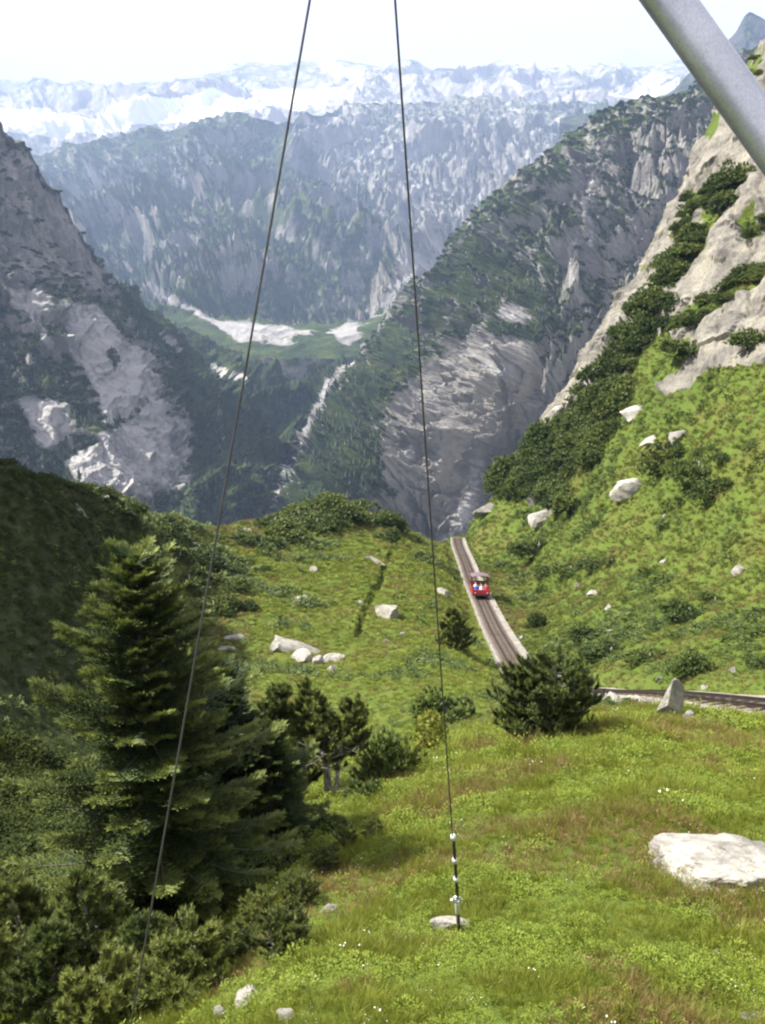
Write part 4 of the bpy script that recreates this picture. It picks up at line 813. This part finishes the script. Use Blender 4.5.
for nm, cnt in (('mountain_left', 9000), ('mountain_right', 11000)):
    G, n2, cols, U, V = MTN[nm]; w = (cols['veg'] > .52) & (cols['pale'] < .3) & (U > -120) & (U < 850) & (V > 60)
    c = np.nonzero(w.ravel())[0]; c = rg.choice(c, cnt); p = G.reshape(-1, 3)[c]; p = p + np.stack([rg.normal(0, 2.5, cnt), rg.normal(0, 2.5, cnt), np.full(cnt, -1.0)], 1)
    vg = cols['veg'].ravel()[c] + fbm(p / 60, 2) * .35 - np.clip((p[:, 2] + 60) / 500, 0, .5); tree = vg > .82
    Pn.append(p); In.append(np.where(tree, rg.integers(0, 3, cnt), rg.integers(3, 5, cnt))); Sn.append(np.where(tree, rg.uniform(.5, 1.1, cnt), rg.uniform(2.0, 5.0, cnt)))
Pn = np.concatenate(Pn); scatter('mountain_forest', 'dark conifer forest and scrub clothing the far mountainsides', WT + LT, Pn, rg.uniform(0, 6.28, len(Pn)), np.concatenate(Sn), np.concatenate(In), 'forest', .05)
print('scatter', round(time.time() - T0, 1))
# ------------------------------------------------------------------ boulders
def granite_mat(name, tone, moss=.0):
    m, t, b = mat_new(name, .88, .2); v = N(t, 'ShaderNodeTexCoord').outputs['Object']; oi = N(t, 'ShaderNodeObjectInfo')
    vv = N(t, 'ShaderNodeVectorMath', operation='ADD'); L(t, v, vv.inputs[0]); cbx = N(t, 'ShaderNodeCombineXYZ'); L(t, math_(t, 'MULTIPLY', oi.outputs['Random'], 31.0), cbx.inputs[0]); L(t, cbx.outputs[0], vv.inputs[1])
    c, f = granite_colour(t, vv.outputs[0], 4.0, tone); n = N(t, 'ShaderNodeTexNoise', inp={'Scale': 5.0, 'Detail': 6.0, 'Roughness': .7}); L(t, vv.outputs[0], n.inputs['Vector'])
    c = mixc(t, mrange(t, n.outputs['Fac'], .53, .64, 0, .72), c, (.13 * tone, .125 * tone, .11 * tone))     # lichen blotches
    L(t, c, b.inputs['Base Color']); bump(t, b, math_(t, 'ADD', f, n.outputs['Fac']), .8, .06); return m
M['granite'] = granite_mat('pale_granite', 1.3); M['granite2'] = granite_mat('weathered_granite', 1.0)
def boulder_mesh(seed, sx, sy, sz, sub=3, cuts=11, rough=.045, mat='granite'):
    rg = np.random.default_rng(seed); bm = bmesh.new(); bmesh.ops.create_icosphere(bm, subdivisions=sub, radius=1.0); bm.verts.ensure_lookup_table()
    V = np.array([v.co[:] for v in bm.verts]); Fc = np.array([[v.index for v in f.verts] for f in bm.faces]); bm.free()
    for k in range(cuts):
        n = unit(rg.normal(size=3)); o = rg.uniform(.34, .80); d = V @ n - o; V = V - np.clip(d, 0, None)[:, None] * n
    V = V + unit(V) * (rough * fbm(V * 2.2 + seed, 5))[:, None] + unit(V) * (rough * .6 * (ridged(V * 1.4 + seed, 4) - 1))[:, None]
    e = np.abs(V).max(0); V = V / e; return mesh_np('boulder', V * [sx, sy, sz], Fc, M[mat], False)
BM = {}
def boulder(u, v, w, h, label, seed=0, group=None, mat='granite', sub=3, deep=1.0, tilt=.15, y=None, name='boulder', bury=.35):
    p = base(u, v, y, 0); dist = p[1] * CP - p[2] * SP; W_ = w * dist / F; H_ = h * dist / F
    key = (seed, mat, sub)
    if key not in BM: BM[key] = boulder_mesh(seed, .5, .5, .5, sub, mat=mat) if sub < 5 else boulder_mesh(seed, .5, .5, .5, 6, 7, .085, mat)
    rg = random.Random(seed * 7 + int(u)); hh = H_ * (1.1 if h > .5 * w else .95); bury = bury if h > .5 * w else max(bury, .42)
    ex = (p[0], p[1] + W_ * .25 * deep)
    gx = float(ground_z(ex[0] + .4 * W_, ex[1]) - ground_z(ex[0] - .4 * W_, ex[1])) / (.8 * W_); gy = float(ground_z(ex[0], ex[1] + .4 * W_) - ground_z(ex[0], ex[1] - .4 * W_)) / (.8 * W_)
    steep = math.hypot(gx, gy) > .6; lie = 0.0 if h > .5 * w else 0.45 if steep else 0.95; bury = bury if h > .5 * w else max(bury, .5)
    o = link(name, BM[key], None, label, 'rock', group, loc=(ex[0], ex[1], float(ground_z(ex[0], ex[1])) + hh * (.5 - bury)), rot=(lie * math.atan(gy) + rg.uniform(-tilt, tilt), -lie * math.atan(gx) + rg.uniform(-tilt, tilt), rg.uniform(-.35, .35)), scale=(W_ * 1.02, W_ * deep * .75, hh * 1.3))
    return o
boulder(778, 888, 222, 46, 'large pale boulder half buried in the grass at the right edge', 3, sub=5, deep=1.0, tilt=.03, bury=.48)
boulder(668, 872, 30, 16, 'small brown-grey stone at the left end of the large pale boulder', 9, mat='granite2', sub=4)
boulder(450, 938, 42, 20, 'flat pale stone that holds the right guy wire anchor', 5, sub=4, y=8.05)
boulder(330, 912, 28, 13, 'small flat stone in the grass near the spruce shadow', 6, mat='granite2', sub=4)
boulder(243, 1008, 40, 22, 'pale stone by the dwarf pines at the bottom left', 7, sub=4); boulder(222, 1018, 20, 14, 'smaller pale stone left of the stone by the dwarf pines', 8, sub=4); boulder(285, 1022, 22, 12, 'pale stone at the bottom edge', 10, sub=4); boulder(756, 1022, 40, 16, 'grey stone in the bottom right corner', 11, mat='granite2', sub=4)
boulder(672, 714, 29, 42, 'upright standing stone beside the upper rails', 21, sub=4, deep=.8, tilt=.05, y=21.6, bury=.2)
boulder(690, 722, 13, 18, 'small leaning stone right of the standing stone', 22, y=20.9); boulder(710, 716, 22, 9, 'flat stone right of the leaning stone', 23, y=21.0); boulder(742, 733, 44, 9, 'low grey rubble stone near the right edge below the rails', 24, mat='granite2', y=20.0)
for a in [(284,652,74,20,'long flat rock ledge in the middle of the meadow',52,'granite2'),(302,662,30,15,'white block below the long rock ledge',32,'granite'),(331,662,32,10,'flat pale rock right of the white block',33,'granite'),(319,664,14,9,'small white block between ledge and flat rock',34,'granite'),(331,671,13,8,'small white stone below the flat pale rock',35,'granite'),
          (232,640,30,10,'grey flat rock left of the long rock ledge',36,'granite2'),(226,650,20,6,'thin grey rock left below the ledge',37,'granite2'),(391,619,34,24,'wedge-shaped pale boulder on the meadow bank',38,'granite'),(374,563,22,9,'pale flat boulder at the head of the ditch',39,'granite'),(386,566,9,6,'small stone beside the boulder at the ditch head',40,'granite'),
          (304,602,25,7,'low flat stone in the brownish part of the meadow',41,'granite'),(175,604,20,8,'pale stone among the dark left shrubs',42,'granite'),(312,572,12,6,'small stone on the upper meadow',43,'granite'),(227,562,8,5,'tiny pale stone on the left upper meadow',44,'granite'),(193,546,8,5,'tiny pale stone on the left bank below the skyline',45,'granite'),
          (445,597,20,9,'pale stone left of the track beside the wire',46,'granite'),(404,637,9,6,'small stone on the bank below the wedge boulder',47,'granite'),(386,642,12,6,'small grey stone low on the bank',48,'granite2'),(103,499,18,8,'pale stone on the skyline of the left hill',49,'granite'),(76,508,26,8,'grey rock in the shade of the left hill',50,'granite2'),(246,532,12,5,'pale stone at the brink of the gorge',51,'granite'),(360,605,8,5,'small stone beside the ditch',52,'granite'),
          (636,416,28,18,'pale boulder below the cliff at the top of the right meadow',53,'granite'),(656,440,30,9,'flat white slab on the right meadow',54,'granite'),(683,438,24,14,'pinkish grey boulder right of the flat white slab',55,'granite2'),(632,494,40,22,'broad grey-white boulder left of the dark right shrubs',56,'granite'),(546,520,44,18,'large white slab above the track',57,'granite'),(533,506,18,22,'upright white rock above the large slab',58,'granite'),(487,516,26,14,'pale rock on the ridge where the track disappears',59,'granite'),(517,482,16,10,'pale rock on the slope ridge above the track',60,'granite'),
          (741,573,18,10,'pale boulder in the right-hand meadow near the edge',61,'granite'),(594,596,13,9,'pale pointed stone on the slope right of the lone shrub',62,'granite'),(613,633,16,6,'pale stone above the upper rails',63,'granite'),(609,610,9,7,'small stone on the slope below the pointed stone',64,'granite'),(665,518,8,4,'tiny stone on the slope below the broad shrub',65,'granite'),(665,563,10,5,'small stone in the middle of the right meadow',66,'granite'),(578,588,8,5,'tiny pale stone left of the pointed stone',67,'granite'),(541,580,8,5,'tiny pale stone under the shrub row',68,'granite'),(661,681,11,9,'small orange-brown stone above the rails',69,'granite2'),(735,672,12,8,'small grey stone above the rails near the right edge',70,'granite2'),(522,640,10,6,'pale stone between track and pine bush',71,'granite'),(565,505,12,7,'small pale rock right of the large slab',72,'granite'),(708,688,12,5,'small pale stone at the uphill edge of the rails',73,'granite2')]:
    boulder(a[0], a[1], a[2], a[3], a[4], a[5], mat=a[6], sub=3)
for k, (u, v, w, h) in enumerate([(592,392,26,26),(575,408,22,24),(560,424,20,22),(546,440,18,22),(604,372,18,26),(612,352,16,24),(536,455,14,14),(622,336,16,22)]):
    boulder(u, v, w, h, 'pale rock rib on the skyline below the right cliff', 80 + k, 'rock ribs along the skyline', sub=3, tilt=.4)

# ------------------------------------------------------------------ funicular track
def simple(name, col, rough=.6, metal=0.0, var=.25, scale=6.0, bumpd=.01, spec=.4):
    m, t, b = mat_new(name, rough, spec); v = N(t, 'ShaderNodeTexCoord').outputs['Object']
    c, f = noise_ramp(t, v, scale, [(.3, tuple(x * (1 - var) for x in col)), (.7, tuple(min(1, x * (1 + var)) for x in col))], 5.0)
    L(t, c, b.inputs['Base Color']); b.inputs['Metallic'].default_value = metal; bump(t, b, f, .4, bumpd); M[name] = m; return m
simple('rusty_rail', (.055, .042, .038), .5, .5); simple('ballast', (.135, .115, .10), .95, 0, .55, 5.0, .08); simple('concrete', (.215, .198, .172), .9, 0, .35, 1.3, .03); simple('sleeper_wood', (.13, .095, .07), .9, 0, .3); simple('steel_rope', (.07, .07, .072), .5, .6)
T = resample(TRK, .4); dT = unit(np.gradient(T, axis=0)); nT = unit(np.stack([-dT[:, 1], dT[:, 0], 0 * dT[:, 0]], 1))
def sweep(prof, closed=True):
    """prof: (offset to the uphill side, height)"""
    k = len(prof); V = np.concatenate([(T + nT * o + [0, 0, h])[:, None] for o, h in prof], 1); n = len(T); i = np.arange(n * k).reshape(n, k); j = np.roll(i, -1, 1)
    f = np.stack([i[:-1].ravel(), j[:-1].ravel(), j[1:].ravel(), i[1:].ravel()], 1); return V.reshape(-1, 3), f
V_, f_ = sweep([(-1.0, -.7), (-1.0, -.16), (-.8, -.12), (.8, -.12), (1.0, -.16), (1.0, -.7)])
V_ = V_ + np.stack([0 * V_[:, 0], 0 * V_[:, 0], .03 * fbm(V_ * 1.7, 3)], 1)
o = link('track_bed', mesh_np('track_bed', V_, f_, M['ballast'], False), kind='structure'); o['label'] = 'brown ballast bed of the funicular line'
V_, f_ = sweep([(1.02, -.9), (1.02, -.06), (1.62, -.03), (1.66, -.9)]); V_ += .05 * np.stack([fbm(V_ * .8, 2), fbm(V_ * .8 + 7, 2), fbm(V_ * .8 + 3, 2)], 1)
o = link('track_footpath', mesh_np('track_footpath', V_, f_, M['concrete'], False), kind='structure'); o['label'] = 'pale concrete footpath along the uphill side of the track'
V_, f_ = sweep([(-1.26, -.9), (-1.24, -.12), (-1.04, -.10), (-1.02, -.9)]); V_ += .04 * np.stack([fbm(V_ * .9, 2), fbm(V_ * .9 + 7, 2), fbm(V_ * .9 + 3, 2)], 1)
o = link('track_kerb', mesh_np('track_kerb', V_, f_, M['concrete'], False), kind='structure'); o['label'] = 'tan stone kerb along the downhill side of the track'
trk = link('funicular_track', None, None, 'single narrow funicular track with rusty rails curving down the slope', 'railway track', loc=T[len(T) // 2])
def rel(me_o): me_o.parent = trk; me_o.matrix_parent_inverse = Matrix.Translation(-Vector(trk.location)); return me_o
for s in (-.5, .5):
    V_, f_ = sweep([(s - .06, -.06), (s - .06, -.04), (s - .015, -.03), (s - .03, .06), (s - .03, .09), (s + .03, .09), (s + .03, .06), (s + .015, -.03), (s + .06, -.04), (s + .06, -.06)])
    rel(link('rail', mesh_np('rail', V_, f_, M['rusty_rail'], False)))
V_, f_ = sweep([(-.02, .02), (-.02, .05), (.02, .05), (.02, .02)]); rel(link('haul_rope', mesh_np('haul_rope', V_, f_, M['steel_rope'], False)))
def box(x0, x1, y0, y1, z0, z1):
    V = np.array([(x, y, z) for x in (x0, x1) for y in (y0, y1) for z in (z0, z1)], float)
    return V, np.array([[0, 1, 3, 2], [4, 6, 7, 5], [0, 4, 5, 1], [2, 3, 7, 6], [0, 2, 6, 4], [1, 5, 7, 3]])
def boxes_mesh(name, bl, mat, bev=.0):
    bm = bmesh.new()
    for b_ in bl:
        V, f = box(*b_); vs = [bm.verts.new(v) for v in V]
        for q in f: bm.faces.new([vs[k] for k in q])
    if bev: bmesh.ops.bevel(bm, geom=list(bm.edges), offset=bev, segments=2, affect='EDGES', profile=.6)
    bmesh.ops.recalc_face_normals(bm, faces=list(bm.faces)); me = bpy.data.meshes.new(name); bm.to_mesh(me); bm.free(); me.materials.append(mat); return me
slm = boxes_mesh('sleeper', [(-.85, .85, -.11, .11, -.16, -.05)], M['sleeper_wood'], .01)
cum = np.arange(len(T)) * .4
for k in range(1, int(cum[-1] / .8)):
    i = k * 2
    if i >= len(T): break
    d = Vector(dT[i]); x_ = Vector(nT[i]); z_ = x_.cross(d).normalized()
    if z_.z < 0: z_ = -z_
    R = Matrix((x_, d, z_)).transposed().to_4x4(); so = link('sleeper', slm); so.parent = trk; so.matrix_local = Matrix.Translation(Vector(T[i]) - Vector(trk.location)) @ R
# dry stone wall that holds the upper track
wl = link('retaining_wall', None, None, 'whitish dry stone retaining wall below the upper rails', 'wall'); UT, VT = proj(T); rgw = random.Random(5)
stm = [boulder_mesh(140 + k, .5, .5, .5, 2, 10, .04) for k in range(4)]
for i in range(len(T)):
    if 560 < UT[i] < 780:
        for lv in range(3):
            if rgw.random() < .08: continue
            w_ = rgw.uniform(.36, .6); p = T[i] - nT[i] * (1.62 + .06 * (2 - lv) + rgw.uniform(-.05, .05)) + [0, 0, -.72 + lv * .27 + rgw.uniform(-.03, .03)] + dT[i] * (.2 * (lv % 2))
            link('stone', stm[rgw.randrange(4)], wl, loc=p, rot=(rgw.uniform(-.2, .2), rgw.uniform(-.2, .2), math.atan2(dT[i][1], dT[i][0]) + rgw.uniform(-.2, .2)), scale=(w_ * 1.1, .42, .38))

# ------------------------------------------------------------------ the funicular car
simple('red_paint', (.36, .026, .032), .35, 0, .08, 2.0, .0, .5); simple('dark_red_paint', (.26, .03, .035), .4, 0, .1, 2.0, .0); simple('roof_grey_red', (.15, .10, .12), .5, 0, .15, 2.0, .0); simple('black_steel', (.025, .025, .028), .6, .3); simple('bench_wood', (.16, .07, .05), .6)
m, t, b = mat_new('headlight_glass', .1, .6); b.inputs['Base Color'].default_value = (.8, .8, .75, 1); M['headlight_glass'] = m
ic = int(np.argmin(np.abs(T[:, 1] - 99.5))); pc = T[ic]; d = Vector(dT[ic]); z_ = Vector((0, 0, 1)); z_ = (z_ - d * z_.dot(d)).normalized(); x_ = d.cross(z_)
CARM = Matrix.Translation(Vector(pc) + z_ * .09) @ Matrix((x_, d, z_)).transposed().to_4x4()
car = link('funicular_car', None, None, 'red open funicular car with passengers climbing the track', 'funicular'); car.matrix_world = CARM
def part(name, bl, mat, bev=.02, parent=None): return link(name, boxes_mesh(name, bl, M[mat], bev), parent or car)
part('chassis', [(-.85, .85, -4.5, .05, .28, .48)], 'black_steel'); part('front_panel', [(-1.05, 1.05, -.05, .06, .42, 1.05)], 'red_paint', .05); part('bumper', [(-1.0, 1.0, .06, .16, .30, .44)], 'black_steel')
for s in (-1, 1):
    part('side_panel', [(s * 1.05 - .03, s * 1.05 + .03, -4.5, -.06, .42, 1.15)], 'red_paint'); hl = part('headlight', [(s * .72 - .11, s * .72 + .11, .06, .10, .58, .76)], 'dark_red_paint', .01); link('lens', boxes_mesh('lens', [(s * .72 - .08, s * .72 + .08, .10, .115, .61, .73)], M['headlight_glass'], .004), hl)
    for yy in (-1.1, -2.2, -3.3, -4.3): part('roof_post', [(s * 1.0 - .03, s * 1.0 + .03, yy - .03, yy + .03, 1.15, 2.42)], 'dark_red_paint', .008)
    for yy in (-.8, -3.7):
        g = Geo(); g.tube(np.array([[s * .5 - .06, yy, .18], [s * .5 + .06, yy, .18]]), [.27, .27], 16); wh = link('wheel', g.mesh('wheel', M['black_steel']), car); g = Geo(); g.tube(np.array([[s * .5 - .075, yy, .18], [s * .5 + .075, yy, .18]]), [.10, .10], 10); link('hub', g.mesh('hub', M['rusty_rail']), wh)
# arched roof
xs_ = np.linspace(-1.1, 1.1, 11); V_ = np.array([(x, y, 2.42 + .16 * (1 - (x / 1.1) ** 2) + q) for q in (0, .05) for y in (-1.0, -4.4) for x in xs_]); n = 11
f_ = [[k, k + 1, n + k + 1, n + k] for k in range(n - 1)] + [[2 * n + k, 3 * n + k, 3 * n + k + 1, 2 * n + k + 1] for k in range(n - 1)] + [[k, 2 * n + k, 2 * n + k + 1, k + 1] for k in range(n - 1)] + [[n + k, n + k + 1, 3 * n + k + 1, 3 * n + k] for k in range(n - 1)] + [[0, n, 3 * n, 2 * n], [n - 1, 3 * n - 1, 4 * n - 1, 2 * n - 1]]
link('roof', mesh_np('roof', V_, np.array(f_), M['roof_grey_red'], False), car)
ROWS = [(-.50, .76), (-1.35, .90), (-2.25, 1.04), (-3.1, 1.15)]
for yy, zz_ in ROWS: part('bench', [(-.98, .98, yy - .28, yy + .22, zz_ - .06, zz_), (-.98, .98, yy - .34, yy - .28, zz_, zz_ + .55)], 'bench_wood', .01)
part('floor', [(-1.0, 1.0, -4.45, -.06, .481, .52)], 'black_steel', 0)
# passengers: one fused body each, sitting upright on the benches and looking ahead
def limb_mesh(name, segs, mat, vox=.022):
    bm = bmesh.new()
    for a, b_, ra, rb in segs:
        a = Vector(a); b_ = Vector(b_); dv_ = b_ - a; ln = max(dv_.length, 1e-3)
        r = bmesh.ops.create_cone(bm, cap_ends=True, segments=10, radius1=ra, radius2=rb, depth=ln, matrix=Matrix.Translation((a + b_) / 2) @ (dv_.to_track_quat('Z', 'Y').to_matrix().to_4x4()))
        for c, rr in ((a, ra), (b_, rb)): bmesh.ops.create_uvsphere(bm, u_segments=10, v_segments=7, radius=rr, matrix=Matrix.Translation(c))
    me = bpy.data.meshes.new(name); bm.to_mesh(me); bm.free(); me.materials.append(mat); return me, vox
simple('skin', (.52, .30, .21), .6, 0, .06)
def person(x, row, shirt, hair, label, lean=0.0):
    yy, zs = ROWS[row]; root = link('person', None, None, label, 'person', 'passengers in the funicular car'); root.matrix_world = CARM @ Matrix.Translation((x, yy, zs))
    S = lambda *q: q
    body = [((0, 0, .12), (0, -.02, .52), .14, .13), ((0, -.02, .52), (0, 0, .66), .065, .055), ((0, .02, .74), (0, .01, .80), .088, .092), ((0, .10, .745), (0, .11, .735), .016, .016)]
    top = [((0, 0, .10), (0, -.02, .50), .165, .165), ((-.17, -.02, .48), (.17, -.02, .48), .075, .075)]; leg = [((0, 0, .08), (0, 0, .12), .165, .165)]; shoe = []; hairs = [((0, -.015, .80), (0, -.02, .83), .10, .088)]
    for s in (-1, 1):
        sh = (s * .20, -.02, .48); el = (s * .25, .06 + lean, .22); ha = (s * .13, .30, .17); kn = (s * .11, .42, .10); an = (s * .11, .46, -.12 if row else -.08); to = (s * .12, .56, an[2] - .04)
        body += [(sh, el, .05, .042), (el, ha, .040, .030), (ha, (s * .10, .37, .16), .034, .022), ((s * .10, 0, .10), kn, .085, .065), (kn, an, .06, .042), ((s * .09, .01, .76), (s * .095, .01, .77), .02, .02)]
        top += [(sh, el, .062, .055)]; leg += [((s * .10, 0, .10), kn, .098, .076), (kn, an, .070, .055)]; shoe += [(an, to, .055, .042)]
    for nm, sg, mt in (('body', body, M['skin']), ('shirt', top, shirt), ('trousers', leg, M['trousers']), ('shoes', shoe, M['black_steel']), ('hair', hairs, hair)):
        me, vox = limb_mesh(nm, sg, mt); o = link(nm, me, root); md = o.modifiers.new('fuse', 'REMESH'); md.mode = 'VOXEL'; md.voxel_size = vox; md.use_smooth_shade = True
    ey = Geo(); 
    for s in (-1, 1): ey.tube(np.array([[s * .034, .088, .785], [s * .034, .107, .785]]), [.012, .010], 6)
    link('eyes', ey.mesh('eyes', M['black_steel']), root)
simple('trousers', (.05, .06, .10), .8, 0, .2); simple('blue_shirt', (.03, .12, .55), .8, 0, .1); simple('white_shirt', (.78, .78, .80), .8, 0, .05); simple('red_shirt', (.5, .05, .06), .8, 0, .1); simple('pink_shirt', (.62, .34, .36), .8, 0, .1); simple('brown_hair', (.07, .04, .025), .7, 0, .2); simple('fair_hair', (.30, .20, .10), .7, 0, .2)
person(.55, 0, M['blue_shirt'], M['brown_hair'], 'front-row passenger in a bright blue shirt, sitting in the red car'); person(-.05, 0, M['white_shirt'], M['fair_hair'], 'front-row passenger in a white shirt, beside the blue shirt'); person(-.62, 0, M['red_shirt'], M['brown_hair'], 'front-row passenger in a red shirt, on the shaded side of the car')
person(.58, 1, M['white_shirt'], M['brown_hair'], 'second-row passenger in a white shirt behind the blue shirt'); person(0, 1, M['pink_shirt'], M['fair_hair'], 'second-row passenger in a pale pink shirt in the middle'); person(-.6, 1, M['white_shirt'], M['brown_hair'], 'second-row passenger in a white shirt on the shaded side of the car')

# ------------------------------------------------------------------ the raked steel mast and its guy wires
def cam_pt(u, v, depth):
    xc = (u - CX) / F * depth; zc = (CY - v) / F * depth; return np.array([xc, CP * depth + SP * zc, -SP * depth + CP * zc])
m, t, b = mat_new('galvanised_steel', .42, .5); v = N(t, 'ShaderNodeTexCoord').outputs['Object']
vo = N(t, 'ShaderNodeTexVoronoi', inp={'Scale': 110.0}); L(t, v, vo.inputs['Vector']); c, f = noise_ramp(t, v, 3.0, [(.3, (.33, .35, .39)), (.7, (.46, .485, .53))], 6.0)
bw = N(t, 'ShaderNodeRGBToBW'); L(t, vo.outputs['Color'], bw.inputs[0]); c = mixc(t, .22, c, bw.outputs[0], 'SOFT_LIGHT'); L(t, c, b.inputs['Base Color']); b.inputs['Metallic'].default_value = .75; L(t, mrange(t, f, .3, .7, .28, .48), b.inputs['Roughness']); bump(t, b, f, .15, .004); M['galv'] = m
apex = cam_pt(399, -377, 4.0); mid = cam_pt(717, 67.5, 4.05); dr = unit(mid - apex); foot = apex.copy()
while foot[2] > float(ground_z(foot[0], foot[1])) - .1 and np.linalg.norm(foot - apex) < 20: foot = foot + dr * .05
mast = link('steel_mast', None, None, 'thick raked galvanised steel tube crossing the top right corner', 'mast', loc=foot)
def relm(o): o.parent = mast; o.matrix_parent_inverse = Matrix.Translation(-Vector(mast.location)); return o
def tube_mesh(name, P, R, mat, k=32, smooth=True): g = Geo(); g.tube(P, R, k); return g.mesh(name, M[mat], smooth)
LN = np.linalg.norm(foot - apex); ss = np.linspace(0, 1, 12)[:, None]
relm(link('tube', tube_mesh('tube', apex + (foot - apex) * ss, np.full(12, .098), 'galv', 48)))
relm(link('head_collar', tube_mesh('head_collar', np.array([apex - dr * .02, apex + dr * .22]), [.112, .112], 'galv', 48))); relm(link('top_cap', tube_mesh('top_cap', np.array([apex - dr * .05, apex - dr * .021]), [.102, .102], 'galv', 48)))
relm(link('base_plate', boxes_mesh('base_plate', [(foot[0] - .25, foot[0] + .25, foot[1] - .25, foot[1] + .25, foot[2] - .05, foot[2] + .06)], M['galv'], .01)))
for sx in (-1, 1):
    for sy in (-1, 1): relm(link('anchor_bolt', tube_mesh('anchor_bolt', np.array([foot + [sx * .19, sy * .19, .05], foot + [sx * .19, sy * .19, .13]]), [.016, .016], 'steel_rope', 8)))
def wire(end, label, hs, head):
    a = head; b_ = end; s = np.linspace(0, 1, 40)[:, None]; P = a + (b_ - a) * s - np.array([0, 0, 1.]) * (4 * .012 * s * (1 - s)); d = unit(b_ - a)
    root = link('guy_wire', None, None, label, 'wire', 'guy wires of the steel mast', loc=b_)
    def rr(o): o.parent = root; o.matrix_parent_inverse = Matrix.Translation(-Vector(root.location)); return o
    Lw = np.linalg.norm(b_ - a); e1 = b_ - d * .56 * hs
    rr(link('strand', tube_mesh('strand', np.concatenate([P[:-2], [e1]]), np.full(len(P) - 1, .0065), 'steel_rope', 8)))
    sd_ = unit(np.cross(d, [0, 1., 0])); q = np.linspace(0, 1, 8)[:, None]
    rr(link('doubled_tail', tube_mesh('doubled_tail', b_ - d * 1.62 * hs + sd_ * .015 + (d * 1.04 * hs) * q, np.full(8, .0095), 'steel_rope', 8)))
    for k, dd in enumerate((1.62 * hs, 1.24 * hs, .92 * hs)):
        c0 = b_ - d * dd + sd_ * .006; cl_ = rr(link('wire_clamp', tube_mesh('wire_clamp', np.array([c0 - d * .028, c0 + d * .028]), [.027, .027], 'zinc', 12)))
        for s2 in (-1, 1): nt = link('nut', tube_mesh('nut', np.array([c0 + s2 * d * .014 + [0, -.022, .006], c0 + s2 * d * .014 + [0, -.05, .014]]), [.010, .010], 'zinc', 6, False), cl_); nt.matrix_parent_inverse = Matrix.Translation(-Vector(root.location))
    sh = b_ - d * .56 * hs; th = np.linspace(0, 2 * math.pi, 17)
    rr(link('shackle', tube_mesh('shackle', sh + d * (np.cos(th) * .055)[:, None] + sd_ * (np.sin(th) * .038)[:, None], np.full(17, .013), 'zinc', 8)))
    rr(link('shackle_bolt', tube_mesh('shackle_bolt', np.array([sh - sd_ * .07, sh + sd_ * .06]), [.014, .014], 'zinc', 8)))
    rr(link('turnbuckle', tube_mesh('turnbuckle', np.array([sh + d * .05, sh + d * .08, sh + d * .22, sh + d * .27]), [.012, .026, .026, .016], 'zinc', 10)))
    rr(link('anchor_rod', tube_mesh('anchor_rod', np.array([sh + d * .26, b_ + d * .12]), [.021, .021], 'steel_rope', 10)))
simple('zinc', (.66, .68, .70), .35, .45, .12)
e2 = base(459, 926, 8.0, -.04); e1_ = hit(110, 1150); e1_[2] += .04
head_w = cam_pt(371, -352, 4.0)
relm(link('wire_bracket', tube_mesh('wire_bracket', np.array([apex + dr * .10, head_w - .06 * dr]), [.03, .03], 'galv', 12)))
wire(e2, 'right guy wire running down to the clamped anchor in the meadow', 1.0, head_w)
wire(e1_, 'left guy wire slanting down in front of the tall spruce', .55, head_w)
print('things', round(time.time() - T0, 1))
